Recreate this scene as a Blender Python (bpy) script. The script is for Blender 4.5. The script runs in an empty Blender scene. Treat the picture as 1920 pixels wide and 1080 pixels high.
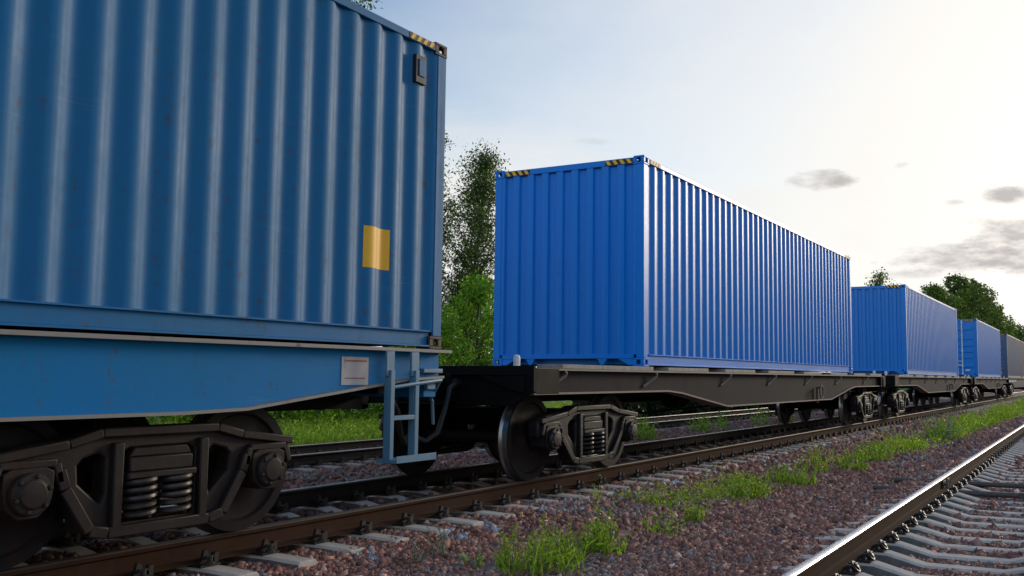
import bpy, bmesh, math, random
import numpy as np
from mathutils import Vector, Matrix
R = math.radians
rng = np.random.default_rng(7)
random.seed(7)
scene = bpy.context.scene
COL = scene.collection

# ------------------------------------------------------------------ helpers
def tag(o, label=None, cat=None, group=None, kind=None):
    if label: o['label'] = label
    if cat: o['category'] = cat
    if group: o['group'] = group
    if kind: o['kind'] = kind
    return o

def empty(name, loc=(0, 0, 0), rz=0.0):
    o = bpy.data.objects.new(name, None)
    o.location = loc
    o.rotation_euler = (0, 0, rz)
    o.empty_display_size = 0.2
    COL.objects.link(o)
    return o

def copy_tree(o, parent=None):
    c = o.copy()
    COL.objects.link(c)
    if parent is not None:
        c.parent = parent
    for ch in list(o.children):
        copy_tree(ch, c)
    return c

class MB:
    """collects shapes; build() links them as one mesh object"""
    def __init__(s):
        s.v = []; s.f = []; s.m = []
    def add(s, vs, fs, m=0):
        o = len(s.v)
        s.v.extend([tuple(p) for p in vs])
        for f in fs:
            s.f.append([i + o for i in f]); s.m.append(m)
        return s
    def box(s, x0, x1, y0, y1, z0, z1, m=0):
        if x0 > x1: x0, x1 = x1, x0
        if y0 > y1: y0, y1 = y1, y0
        if z0 > z1: z0, z1 = z1, z0
        vs = [(x0,y0,z0),(x1,y0,z0),(x1,y1,z0),(x0,y1,z0),(x0,y0,z1),(x1,y0,z1),(x1,y1,z1),(x0,y1,z1)]
        return s.add(vs, [(0,3,2,1),(4,5,6,7),(0,1,5,4),(1,2,6,5),(2,3,7,6),(3,0,4,7)], m)
    def bar(s, p, q, w, h, m=0, up=(0,0,1)):
        p = Vector(p); q = Vector(q); d = (q-p).normalized(); u = Vector(up)
        if abs(d.dot(u)) > .98: u = Vector((1,0,0))
        a = d.cross(u).normalized(); b = a.cross(d).normalized()
        vs = []
        for c in (p, q):
            for (i, j) in ((-1,-1),(1,-1),(1,1),(-1,1)):
                vs.append(c + a*(w/2*i) + b*(h/2*j))
        return s.add(vs, [(0,3,2,1),(4,5,6,7),(0,1,5,4),(1,2,6,5),(2,3,7,6),(3,0,4,7)], m)
    def prism(s, poly, plane, a, b, m=0):
        n = len(poly)
        ar = sum(poly[i][0]*poly[(i+1)%n][1]-poly[(i+1)%n][0]*poly[i][1] for i in range(n))
        if ar < 0: poly = poly[::-1]
        def P(u, w, t):
            return {'xz': (u, t, w), 'yz': (t, u, w), 'xy': (u, w, t)}[plane]
        vs = [P(u, w, a) for u, w in poly] + [P(u, w, b) for u, w in poly]
        fs = [list(range(n))[::-1], list(range(n, 2*n))] + [(i, (i+1) % n, n+(i+1) % n, n+i) for i in range(n)]
        flip = (plane == 'xz') ^ (b < a)
        if flip: fs = [list(f)[::-1] for f in fs]
        return s.add(vs, fs, m)
    def tube(s, path, r, seg=8, m=0, caps=True):
        path = [Vector(p) for p in path]
        rs = r if isinstance(r, (list, tuple)) else [r]*len(path)
        vs = []; fs = []; prev = None
        for i, p in enumerate(path):
            d = (path[min(i+1, len(path)-1)] - path[max(i-1, 0)]).normalized()
            if prev is None:
                u = Vector((0,0,1)) if abs(d.z) < .9 else Vector((1,0,0))
                a = d.cross(u).normalized()
            else:
                a = (prev - d*prev.dot(d)).normalized()
            prev = a; b = d.cross(a)
            for k in range(seg):
                t = 2*math.pi*k/seg
                vs.append(p + (a*math.cos(t) + b*math.sin(t))*rs[i])
        for i in range(len(path)-1):
            for k in range(seg):
                k2 = (k+1) % seg
                fs.append((i*seg+k, i*seg+k2, (i+1)*seg+k2, (i+1)*seg+k))
        if caps:
            fs.append(list(range(seg))[::-1]); fs.append([(len(path)-1)*seg+k for k in range(seg)])
        return s.add(vs, fs, m)
    def lathe(s, prof, origin=(0,0,0), axis=(0,1,0), seg=32, m=0):
        """prof: (radius, height along axis)"""
        ax = Vector(axis).normalized(); o = Vector(origin)
        u = Vector((0,0,1)) if abs(ax.z) < .9 else Vector((1,0,0))
        a = ax.cross(u).normalized(); b = ax.cross(a)
        vs = []; fs = []
        for (r, h) in prof:
            for k in range(seg):
                t = 2*math.pi*k/seg
                vs.append(o + ax*h + (a*math.cos(t)+b*math.sin(t))*r)
        for i in range(len(prof)-1):
            for k in range(seg):
                k2 = (k+1) % seg
                fs.append((i*seg+k, (i+1)*seg+k, (i+1)*seg+k2, i*seg+k2))
        fs.append(list(range(seg))); fs.append([(len(prof)-1)*seg+k for k in range(seg)][::-1])
        return s.add(vs, fs, m)
    def torus(s, origin, axis, Rr, r, seg=20, ms=8, m=0):
        ax = Vector(axis).normalized(); o = Vector(origin)
        u = Vector((0,0,1)) if abs(ax.z) < .9 else Vector((1,0,0))
        a = ax.cross(u).normalized(); b = ax.cross(a)
        vs = []; fs = []
        for k in range(seg):
            t = 2*math.pi*k/seg; d = a*math.cos(t)+b*math.sin(t)
            for j in range(ms):
                q = 2*math.pi*j/ms
                vs.append(o + d*(Rr + r*math.cos(q)) + ax*(r*math.sin(q)))
        for k in range(seg):
            for j in range(ms):
                k2 = (k+1) % seg; j2 = (j+1) % ms
                fs.append((k*ms+j, k2*ms+j, k2*ms+j2, k*ms+j2))
        return s.add(vs, fs, m)
    def build(s, name, mats, parent=None, bevel=0.0, smooth=35, fix=True):
        me = bpy.data.meshes.new(name)
        me.from_pydata(s.v, [], s.f)
        if not isinstance(mats, (list, tuple)): mats = [mats]
        for mm in mats: me.materials.append(mm)
        me.polygons.foreach_set('material_index', s.m)
        if fix:
            bm = bmesh.new(); bm.from_mesh(me)
            bmesh.ops.recalc_face_normals(bm, faces=bm.faces); bm.to_mesh(me); bm.free()
        if smooth:
            me.polygons.foreach_set('use_smooth', [True]*len(me.polygons))
            me.set_sharp_from_angle(angle=R(smooth))
        me.update()
        o = bpy.data.objects.new(name, me); COL.objects.link(o)
        if parent is not None: o.parent = parent
        if bevel:
            b = o.modifiers.new('bevel', 'BEVEL'); b.width = bevel; b.segments = 2
            b.limit_method = 'ANGLE'; b.angle_limit = R(40)
        return o

def np_mesh(name, V, F, mats, parent=None, tint=None, smooth=False, k=None):
    """fast mesh of equal sized polygons: V (n,3), F (m,k), tint per face (m,3)"""
    me = bpy.data.meshes.new(name)
    n, (m, k) = len(V), F.shape
    me.vertices.add(n); me.vertices.foreach_set('co', np.ascontiguousarray(V, dtype=np.float32).ravel())
    me.loops.add(m*k); me.loops.foreach_set('vertex_index', np.ascontiguousarray(F, dtype=np.int32).ravel())
    me.polygons.add(m)
    me.polygons.foreach_set('loop_start', np.arange(0, m*k, k, dtype=np.int32))
    me.polygons.foreach_set('loop_total', np.full(m, k, dtype=np.int32))
    if smooth: me.polygons.foreach_set('use_smooth', np.ones(m, dtype=bool))
    if not isinstance(mats, (list, tuple)): mats = [mats]
    for mm in mats: me.materials.append(mm)
    if tint is not None:
        at = me.attributes.new('tint', 'FLOAT_COLOR', 'FACE')
        c = np.ones((m, 4), dtype=np.float32); c[:, :3] = tint
        at.data.foreach_set('color', c.ravel())
    me.update(calc_edges=True); me.validate()
    o = bpy.data.objects.new(name, me); COL.objects.link(o)
    if parent is not None: o.parent = parent
    return o

# ------------------------------------------------------------------ materials
def new_mat(name):
    m = bpy.data.materials.new(name); m.use_nodes = True
    nt = m.node_tree; bs = nt.nodes['Principled BSDF']
    return m, nt, bs
def N(nt, typ, **kw):
    n = nt.nodes.new(typ)
    for k, v in kw.items():
        if k in n.inputs: n.inputs[k].default_value = v
        else: setattr(n, k, v)
    return n
def L(nt, a, b): nt.links.new(a, b)
def ramp(nt, stops, fac):
    r = nt.nodes.new('ShaderNodeValToRGB')
    el = r.color_ramp.elements
    while len(el) < len(stops): el.new(.5)
    for e, (p, c) in zip(el, stops):
        e.position = p; e.color = (*c, 1) if len(c) == 3 else c
    if fac is not None: L(nt, fac, r.inputs[0])
    return r
def mixc(nt, fac, a, b):
    x = nt.nodes.new('ShaderNodeMix'); x.data_type = 'RGBA'
    for sock, val in ((x.inputs[0], fac), (x.inputs[6], a), (x.inputs[7], b)):
        if hasattr(val, 'is_output'): L(nt, val, sock)
        elif isinstance(val, (int, float)): sock.default_value = val
        else: sock.default_value = (*val, 1)
    return x.outputs[2]
def math_(nt, op, a, b=None, clamp=False):
    x = nt.nodes.new('ShaderNodeMath'); x.operation = op; x.use_clamp = clamp
    for s, v in zip(x.inputs, (a, b)):
        if v is None: continue
        if hasattr(v, 'is_output'): L(nt, v, s)
        else: s.default_value = v
    return x.outputs[0]

def coords(nt, scale=(1,1,1), mode='Object'):
    t = nt.nodes.new('ShaderNodeTexCoord'); mp = nt.nodes.new('ShaderNodeMapping')
    L(nt, t.outputs[mode], mp.inputs[0]); mp.inputs['Scale'].default_value = scale
    return mp.outputs[0]
def noise(nt, vec, scale, detail=4, rough=.6):
    n = N(nt, 'ShaderNodeTexNoise'); n.inputs['Scale'].default_value = scale
    n.inputs['Detail'].default_value = detail; n.inputs['Roughness'].default_value = rough
    L(nt, vec, n.inputs['Vector']); return n.outputs['Fac']

def paint(name, base, dust, dust_amt=.5, rough=.32, rust=.0, streak=True, spec=.5, dents=.25):
    """weathered paint: large soft tone changes, vertical run marks, rust freckles, faint dents"""
    m, nt, bs = new_mat(name)
    v1 = coords(nt, (1,1,1)); vs = coords(nt, (5,5,.22))
    n1 = noise(nt, v1, .9, 5, .6); n2 = noise(nt, vs, 2.2, 5, .65); n3 = noise(nt, v1, 14, 6, .7)
    f = math_(nt, 'ADD', math_(nt, 'MULTIPLY', n1, .6), math_(nt, 'MULTIPLY', n2, .6))
    f = ramp(nt, [(.45, (0,0,0)), (.85, (1,1,1))], f).outputs[0]
    f = math_(nt, 'MULTIPLY', f, dust_amt)
    c = mixc(nt, f, base, dust)
    c = mixc(nt, math_(nt, 'MULTIPLY', n3, .22), c, tuple(x*.55 for x in base))
    sc = noise(nt, coords(nt, (.5,.5,9)), 3.2, 3, .75); sm = noise(nt, v1, 1.3, 3, .6)
    sf = math_(nt, 'MULTIPLY', ramp(nt, [(.57,(0,0,0)),(.68,(1,1,1))], sc).outputs[0], ramp(nt, [(.52,(0,0,0)),(.66,(1,1,1))], sm).outputs[0])
    c = mixc(nt, math_(nt, 'MULTIPLY', sf, .35*dust_amt), c, tuple(min(1, x*.8+.10) for x in dust))
    if rust:
        r = ramp(nt, [(.545+.09*(1-rust), (0,0,0)), (.66+.09*(1-rust), (1,1,1))], math_(nt, 'ADD', math_(nt, 'MULTIPLY', n3, .6), math_(nt, 'MULTIPLY', n2, .45))).outputs[0]
        c = mixc(nt, math_(nt, 'MULTIPLY', r, .85), c, (.09, .04, .022))
    L(nt, c, bs.inputs['Base Color'])
    rr = math_(nt, 'ADD', math_(nt, 'MULTIPLY', f, .22), math_(nt, 'ADD', math_(nt, 'MULTIPLY', n3, .12), rough-.06))
    L(nt, rr, bs.inputs['Roughness'])
    bs.inputs['Specular IOR Level'].default_value = spec
    if dents:
        bu = N(nt, 'ShaderNodeBump'); bu.inputs['Strength'].default_value = dents; bu.inputs['Distance'].default_value = .02
        hh = noise(nt, v1, 1.6, 2, .5)
        L(nt, hh, bu.inputs['Height']); L(nt, bu.outputs[0], bs.inputs['Normal'])
    return m

def metal_dirty(name, a, b, rough=.6, scale=6, metallic=0.0, bump=.3, c3=None, spec=.35):
    m, nt, bs = new_mat(name); bs.inputs['Specular IOR Level'].default_value = spec
    v = coords(nt); n1 = noise(nt, v, scale, 6, .65); n2 = noise(nt, v, scale*6, 4, .7)
    f = ramp(nt, [(.35, (0,0,0)), (.7, (1,1,1))], n1).outputs[0]
    c = mixc(nt, f, a, b)
    if c3: c = mixc(nt, ramp(nt, [(.55, (0,0,0)), (.68, (1,1,1))], noise(nt, coords(nt, (3,3,.5)), scale*.6, 5, .7)).outputs[0], c, c3)
    c = mixc(nt, math_(nt, 'MULTIPLY', n2, .35), c, tuple(x*.5 for x in a))
    L(nt, c, bs.inputs['Base Color']); bs.inputs['Metallic'].default_value = metallic
    L(nt, math_(nt, 'ADD', math_(nt, 'MULTIPLY', n1, .25), rough-.12), bs.inputs['Roughness'])
    bu = N(nt, 'ShaderNodeBump'); bu.inputs['Strength'].default_value = bump; bu.inputs['Distance'].default_value = .006
    L(nt, n2, bu.inputs['Height']); L(nt, bu.outputs[0], bs.inputs['Normal'])
    return m

M = {}
M['old_blue'] = paint('old_blue_paint', (.0001,.122,.31), (.010,.13,.26), .8, .48, .55, dents=.32, spec=.24)
M['bright_blue'] = paint('bright_blue_paint', (.0001,.182,.63), (.001,.195,.58), .4, .32, .08, dents=.08, spec=.20)
M['far_blue'] = paint('far_blue_paint', (.0001,.180,.60), (.006,.19,.54), .4, .34, .10, dents=.06, spec=.45)
M['grey_blue'] = paint('grey_blue_paint', (.045,.085,.19), (.12,.12,.15), .8, .38, .2, dents=.12)
M['pink_grey'] = paint('pink_grey_paint', (.14,.08,.10), (.18,.12,.12), .8, .42, .2, dents=.12)
M['wagon_blue'] = paint('wagon_blue_paint', (.0005,.152,.40), (.012,.155,.32), .8, .5, .32, dents=.15, spec=.12)
M['wagon_blue_edge'] = paint('wagon_edge_paint', (.20,.19,.18), (.24,.20,.17), .8, .5, .5, dents=.1)
M['ladder_blue'] = paint('ladder_paint', (.06,.17,.27), (.16,.22,.25), .8, .42, .1, dents=.1)
M['dark_wagon_blue'] = metal_dirty('dark_wagon_blue', (.004,.018,.05), (.008,.03,.07), .7, 3, spec=.1)
M['rusty_casting'] = metal_dirty('rusty_casting', (.045,.03,.028), (.10,.055,.04), .6, 9)
M['dark_hole'] = metal_dirty('dark_recess', (.008,.008,.010), (.012,.011,.012), .8, 5)
M['sill_grey'] = metal_dirty('weathered_grey_sill', (.026,.0225,.0235), (.046,.040,.0415), .8, 1.8, c3=(.036,.022,.018), spec=.08)
M['sill_flange'] = metal_dirty('rusty_flange', (.12,.085,.075), (.20,.155,.14), .6, 5)
M['plank'] = metal_dirty('weathered_plank', (.22,.20,.18), (.36,.33,.30), .75, 6, c3=(.15,.10,.08))
M['black_steel'] = metal_dirty('black_steel', (.004,.004,.0045), (.008,.007,.007), .7, 5, spec=.12)
M['bogie'] = metal_dirty('bogie_casting', (.008,.007,.009), (.018,.015,.016), .45, 4, c3=(.024,.014,.011), spec=.22)
M['bogie_brown'] = metal_dirty('brown_bogie_casting', (.013,.009,.009), (.027,.019,.017), .5, 4, c3=(.034,.017,.011), spec=.18)
M['spring'] = metal_dirty('spring_steel', (.025,.018,.016), (.06,.042,.035), .38, 8)
M['wheel'] = metal_dirty('wheel_steel', (.010,.007,.008), (.018,.013,.013), .55, 4, c3=(.024,.011,.009), spec=.15)
M['tread'] = metal_dirty('wheel_tread', (.26,.25,.26), (.34,.33,.33), .30, 6, metallic=.9, bump=.05)
M['white_paint'] = metal_dirty('white_paint', (.62,.63,.66), (.78,.77,.75), .5, 7)
M['placard'] = metal_dirty('placard_white', (.36,.33,.33), (.50,.46,.45), .6, 3, c3=(.10,.17,.27))
M['red_line'] = metal_dirty('red_print', (.30,.08,.08), (.36,.12,.11), .6, 3)
M['yellow'] = metal_dirty('label_yellow', (.82,.42,.022), (.90,.50,.035), .5, 2.5, bump=.1)
M['black_paint'] = metal_dirty('black_paint', (.012,.012,.012), (.025,.022,.02), .5, 5)
M['zinc'] = metal_dirty('zinc_bar', (.50,.58,.62), (.62,.68,.70), .5, 6)
M['rubber'] = metal_dirty('rubber', (.012,.012,.013), (.02,.02,.02), .55, 6)
M['rail_rust'] = metal_dirty('rail_rust', (.042,.020,.012), (.066,.034,.022), .88, 3, c3=(.054,.028,.018), spec=.06)
M['rail_rust_dark'] = metal_dirty('rail_rust_old', (.010,.007,.007), (.020,.013,.011), .65, 3, spec=.15)
M['rail_head'] = metal_dirty('rail_head_polished', (.66,.66,.68), (.76,.75,.74), .24, 2, metallic=1.0, bump=.03)
M['rail_head_dull'] = metal_dirty('rail_head_dull', (.050,.039,.032), (.075,.060,.050), .55, 2, spec=.15)
M['clip'] = metal_dirty('rail_clip_steel', (.018,.015,.014), (.04,.03,.027), .5, 12)
M['rail_head_far'] = metal_dirty('rail_head_far', (.20,.19,.18), (.30,.28,.27), .38, 2, metallic=.8, bump=.06)
M['concrete'] = metal_dirty('sleeper_concrete', (.46,.385,.325), (.62,.54,.46), .85, 5, bump=.5, c3=(.40,.31,.25), spec=.2)
M['concrete_shade'] = metal_dirty('sleeper_concrete_shade', (.10,.085,.08), (.17,.145,.13), .85, 5, bump=.5, c3=(.08,.06,.055), spec=.15)  # darker copy for the sleeper sides, their shade put into the colour
M['concrete_old'] = metal_dirty('sleeper_concrete_old', (.24,.20,.17), (.34,.29,.25), .85, 5, bump=.5, c3=(.18,.13,.11), spec=.2)
M['rod'] = metal_dirty('rusty_rod', (.07,.05,.045), (.13,.09,.075), .6, 8)
M['bark'] = metal_dirty('bark', (.05,.042,.036), (.11,.095,.08), .85, 12, bump=.8)
M['stem'] = metal_dirty('plant_stem', (.06,.11,.025), (.10,.15,.04), .7, 12)

def leaf_mat(name, trans=.35):
    m, nt, bs = new_mat(name)
    a = N(nt, 'ShaderNodeAttribute'); a.attribute_name = 'tint'
    n = noise(nt, coords(nt), 3.0, 3, .6)
    c = mixc(nt, math_(nt, 'MULTIPLY', n, .3), a.outputs['Color'], (.05,.08,.015))
    L(nt, c, bs.inputs['Base Color']); bs.inputs['Roughness'].default_value = .5
    bs.inputs['Specular IOR Level'].default_value = .3
    tr = N(nt, 'ShaderNodeBsdfTranslucent'); mx = N(nt, 'ShaderNodeMixShader')
    hsv = N(nt, 'ShaderNodeHueSaturation'); hsv.inputs['Value'].default_value = 1.35; hsv.inputs['Hue'].default_value = .485
    L(nt, c, hsv.inputs['Color']); L(nt, hsv.outputs[0], tr.inputs[0]); mx.inputs[0].default_value = trans
    L(nt, bs.outputs[0], mx.inputs[1]); L(nt, tr.outputs[0], mx.inputs[2])
    L(nt, mx.outputs[0], nt.nodes['Material Output'].inputs[0])
    return m
M['leaf'] = leaf_mat('leaf', .4)
def stone_mat():
    m, nt, bs = new_mat('ballast_stone')
    a = N(nt, 'ShaderNodeAttribute'); a.attribute_name = 'tint'
    v = coords(nt); n = noise(nt, v, 55, 4, .7)
    c = mixc(nt, math_(nt, 'MULTIPLY', n, .55), a.outputs['Color'], (.035,.024,.024))
    L(nt, c, bs.inputs['Base Color']); bs.inputs['Roughness'].default_value = .78
    bs.inputs['Specular IOR Level'].default_value = .35
    bu = N(nt, 'ShaderNodeBump'); bu.inputs['Strength'].default_value = .5; bu.inputs['Distance'].default_value = .004
    L(nt, n, bu.inputs['Height']); L(nt, bu.outputs[0], bs.inputs['Normal'])
    return m
M['stone'] = stone_mat()

def ground_mat():
    m, nt, bs = new_mat('ground')
    v = coords(nt)
    sep = N(nt, 'ShaderNodeSeparateXYZ'); L(nt, v, sep.inputs[0])
    vo = N(nt, 'ShaderNodeTexVoronoi'); vo.inputs['Scale'].default_value = 17; L(nt, v, vo.inputs['Vector'])
    vr = N(nt, 'ShaderNodeSeparateXYZ'); L(nt, vo.outputs['Color'], vr.inputs[0])
    g = ramp(nt, [(0,(.13,.068,.056)),(.3,(.28,.15,.12)),(.6,(.36,.215,.175)),(.82,(.24,.19,.185)),(1,(.46,.33,.28))], vr.outputs[0]).outputs[0]
    edge = ramp(nt, [(.0,(1,1,1)),(.45,(.45,.45,.45)),(.8,(.12,.12,.12))], vo.outputs['Distance']).outputs[0]
    mul = nt.nodes.new('ShaderNodeMix'); mul.data_type = 'RGBA'; mul.blend_type = 'MULTIPLY'; mul.inputs[0].default_value = .6
    L(nt, g, mul.inputs[6]); L(nt, edge, mul.inputs[7])
    n1 = noise(nt, v, .35, 5, .65); n2 = noise(nt, v, 6, 5, .7)
    grass = ramp(nt, [(.3,(.045,.075,.014)),(.5,(.085,.15,.02)),(.72,(.14,.21,.03))], n2).outputs[0]
    # grass beyond the back track and far to the right of the right track
    yl = math_(nt, 'ADD', sep.outputs[1], math_(nt, 'MULTIPLY', n1, 3.0))
    fl = ramp(nt, [(.0,(0,0,0)),(1,(1,1,1))], math_(nt, 'MULTIPLY', math_(nt, 'SUBTRACT', yl, 9.3), 1.1, True)).outputs[0]
    fr = math_(nt, 'MULTIPLY', math_(nt, 'SUBTRACT', math_(nt, 'MULTIPLY', sep.outputs[1], -1.0), math_(nt, 'ADD', math_(nt, 'MULTIPLY', n1, 4.0), 9.0)), .6, True)
    f = math_(nt, 'MAXIMUM', fl, fr)
    L(nt, mixc(nt, f, mul.outputs[2], grass), bs.inputs['Base Color'])
    bs.inputs['Roughness'].default_value = .9; bs.inputs['Specular IOR Level'].default_value = .2
    bu = N(nt, 'ShaderNodeBump'); bu.inputs['Strength'].default_value = .9; bu.inputs['Distance'].default_value = .03; bu.invert = True
    L(nt, vo.outputs['Distance'], bu.inputs['Height']); L(nt, bu.outputs[0], bs.inputs['Normal'])
    return m
M['ground'] = ground_mat()

# ------------------------------------------------------------------ camera
CAM = Vector((-11.686, -6.660, 1.161))
yaw, pitch, roll = R(27.87), R(5.157), R(.308)
d = Vector((math.cos(pitch)*math.cos(yaw), math.cos(pitch)*math.sin(yaw), math.sin(pitch)))
rt = d.cross(Vector((0,0,1))).normalized(); up = rt.cross(d)
r2 = rt*math.cos(roll) + up*math.sin(roll); u2 = up*math.cos(roll) - rt*math.sin(roll)
FPX = 1792.6
cam = bpy.data.objects.new('camera', bpy.data.cameras.new('camera')); COL.objects.link(cam)
mw = Matrix.Identity(4)
for i in range(3):
    mw[i][0] = r2[i]; mw[i][1] = u2[i]; mw[i][2] = -d[i]; mw[i][3] = CAM[i]
cam.matrix_world = mw
cam.data.sensor_width = 36; cam.data.lens = 36*FPX/1920
cam.data.shift_x = (960-1116.8)/1920; cam.data.shift_y = (547.3-540)/1920
cam.data.clip_start = .05; cam.data.clip_end = 6000
scene.camera = cam
def to_px(P):
    q = np.asarray(P, float) - np.array(CAM)
    dd = q @ np.array(d)
    dd = np.where(dd > .05, dd, np.nan)
    return 1116.8 + FPX*(q @ np.array(r2))/dd, 547.3 - FPX*(q @ np.array(u2))/dd, dd

# ------------------------------------------------------------------ sky and sun
SUN_AZ, SUN_EL = -18.0, 13.0
world = bpy.data.worlds.new('World'); scene.world = world; world.use_nodes = True
nt = world.node_tree; bg = nt.nodes['Background']
sky = N(nt, 'ShaderNodeTexSky'); sky.sky_type = 'NISHITA'; sky.sun_disc = False
sky.sun_elevation = R(SUN_EL); sky.sun_rotation = R(90 - SUN_AZ)
sky.air_density = 1.0; sky.dust_density = 1.6; sky.ozone_density = 1.5
tc = N(nt, 'ShaderNodeTexCoord'); dirv = tc.outputs['Generated']
sp = N(nt, 'ShaderNodeSeparateXYZ'); L(nt, dirv, sp.inputs[0])
az = math_(nt, 'MULTIPLY', math_(nt, 'ARCTAN2', sp.outputs[1], sp.outputs[0]), 180/math.pi)
el = math_(nt, 'MULTIPLY', math_(nt, 'ARCSINE', sp.outputs[2]), 180/math.pi)
comb = N(nt, 'ShaderNodeCombineXYZ'); L(nt, az, comb.inputs[0]); L(nt, math_(nt, 'MULTIPLY', el, 2.6), comb.inputs[1])
wn = noise(nt, comb.outputs[0], .11, 6, .6)
wn2 = noise(nt, comb.outputs[0], .55, 6, .62)
# thin bright veil of cloud around the hidden sun
def ell(a0, e0, wa, we):
    da = math_(nt, 'DIVIDE', math_(nt, 'SUBTRACT', az, a0), wa)
    de = math_(nt, 'DIVIDE', math_(nt, 'SUBTRACT', el, e0), we)
    return math_(nt, 'ADD', math_(nt, 'MULTIPLY', da, da), math_(nt, 'MULTIPLY', de, de))
veil = math_(nt, 'SUBTRACT', 1.35, math_(nt, 'SQRT', ell(-14, 8, 46, 36)))
veil = math_(nt, 'ADD', veil, math_(nt, 'MULTIPLY', math_(nt, 'SUBTRACT', wn, .5), .28))
low = math_(nt, 'MULTIPLY', math_(nt, 'SUBTRACT', 19.0, el), .125)          # pale band near the horizon
low = math_(nt, 'ADD', low, math_(nt, 'MULTIPLY', math_(nt, 'SUBTRACT', wn, .5), .8), True)
veil = math_(nt, 'MAXIMUM', math_(nt, 'MULTIPLY', veil, 1.25, True), math_(nt, 'MULTIPLY', low, .92))
warm = math_(nt, 'SUBTRACT', 1.0, math_(nt, 'MULTIPLY', math_(nt, 'SQRT', ell(SUN_AZ-4, SUN_EL-6, 46, 36)), 1.0), True)
warm = math_(nt, 'MULTIPLY', warm, warm)
VEIL = 6.4
veilc = mixc(nt, warm, (VEIL*1.0, VEIL*.99, VEIL*.965), (VEIL*2.6, VEIL*2.25, VEIL*1.85))
skyc = nt.nodes.new('ShaderNodeVectorMath'); skyc.operation = 'MULTIPLY'; skyc.inputs[1].default_value = (1.14, 1.22, 1.32)
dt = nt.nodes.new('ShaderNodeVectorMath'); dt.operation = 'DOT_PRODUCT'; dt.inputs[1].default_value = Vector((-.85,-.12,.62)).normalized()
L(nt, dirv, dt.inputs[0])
back = math_(nt, 'MULTIPLY', math_(nt, 'POWER', math_(nt, 'MAXIMUM', dt.outputs['Value'], 0.0), 1.3), 2.0)  # extra sky brightness behind the camera, added as unseen fill light
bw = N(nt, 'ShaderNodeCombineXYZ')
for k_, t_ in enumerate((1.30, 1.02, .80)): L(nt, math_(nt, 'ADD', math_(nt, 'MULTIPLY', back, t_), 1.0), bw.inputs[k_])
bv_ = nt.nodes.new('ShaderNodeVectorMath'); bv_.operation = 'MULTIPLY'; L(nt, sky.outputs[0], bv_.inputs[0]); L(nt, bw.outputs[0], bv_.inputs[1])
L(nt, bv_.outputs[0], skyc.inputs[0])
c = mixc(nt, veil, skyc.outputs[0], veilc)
# a few small grey clouds low in the bright part, as in the photograph
for (a0, e0, wa, we, amt) in [(14.6,11.6,1.9,.62,.8),(13.3,11.45,1.1,.35,.7),(4.2,10.2,2.0,.5,.9),(7.0,9.95,.7,.2,.7),(3.2,8.0,3.6,1.1,.85),(6.0,6.8,4.6,.95,.85),(2.5,6.4,3.5,.7,.8),(9.5,6.0,3.0,.3,.5),
                              (28,14.1,1.2,.22,.3),(9.9,12.2,.5,.2,.4),(-2,9.2,4,1.0,.6),(-9,7.6,6,.9,.6),(50,9,5,.8,.5)]:
    k = math_(nt, 'SUBTRACT', 1.15, ell(a0, e0, wa, we))
    k = math_(nt, 'ADD', k, math_(nt, 'MULTIPLY', math_(nt, 'SUBTRACT', wn2, .52), 3.6))
    k = math_(nt, 'MULTIPLY', math_(nt, 'MULTIPLY', k, .8, True), amt)
    c = mixc(nt, k, c, (VEIL*.57, VEIL*.54, VEIL*.53))
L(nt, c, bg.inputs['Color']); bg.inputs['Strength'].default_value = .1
sl = bpy.data.lights.new('sun', 'SUN'); sl.energy = 1.1; sl.angle = R(12); sl.color = (1, .86, .68)
sun = bpy.data.objects.new('sun', sl); COL.objects.link(sun)
sd = Vector((math.cos(R(SUN_EL))*math.cos(R(SUN_AZ)), math.cos(R(SUN_EL))*math.sin(R(SUN_AZ)), math.sin(R(SUN_EL))))
sun.rotation_euler = (-sd).to_track_quat('-Z', 'Y').to_euler(); sun.location = (60, -40, 40)
scene.view_settings.view_transform = 'Standard'; scene.view_settings.look = 'None'
scene.view_settings.exposure = 0.5; scene.view_settings.gamma = 1.0

# ------------------------------------------------------------------ terrain
RT_C0, RT_K = -5.63, .0079                # right track: centre y at x=-5.5, slight divergence
def rt_c(x): return RT_C0 + RT_K*(np.asarray(x)+5.5)
ZR, ZB, YB = -.08, -.11, 5.86             # rail tops of the right and back tracks, back track centre
PY = [-2500,-60,-14,-9,-7.6,-7.05,-6.6,-4.66,-4.45,-4.25,-3.65,-2.6,-1.75,-1.30,1.30,1.75,2.4,3.6,4.45,7.25,7.9,8.8,11,14,60,2500]
PZ = [-.6,-.6,-.6,-.55,-.47,-.36,-.388,-.388,-.325,-.305,-.41,-.42,-.335,-.255,-.255,-.33,-.46,-.48,-.375,-.375,-.48,-.50,-.36,-.12,-.1,-.1]
def gz(x, y):
    x = np.asarray(x, float); y = np.asarray(y, float)
    z = np.interp(y, PY, PZ)
    return z + .018*np.sin(x*1.7+y*2.3)*np.sin(y*3.1-x*.9)
ys = np.unique(np.concatenate([np.array(PY), np.arange(-9, 9, .18), np.array([-1200,-600,-300,-120,-30,20,30,120,300,600,1200])]))
xs = np.unique(np.concatenate([np.arange(-24, 60, .35), np.arange(60, 300, 6), np.array([-2500,-1000,-400,-150,-60,-35,400,600,1000,1800,2800,4200])]))
GX, GY = np.meshgrid(xs, ys, indexing='ij')
GZ = gz(GX, GY)
V = np.stack([GX, GY, GZ], -1).reshape(-1, 3)
ni, nj = GX.shape
ii, jj = np.meshgrid(np.arange(ni-1), np.arange(nj-1), indexing='ij')
a = (ii*nj+jj).ravel()
tag(np_mesh('ground', V, np.stack([a, a+nj, a+nj+1, a+1], -1), M['ground'], smooth=True), kind='structure')

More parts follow.
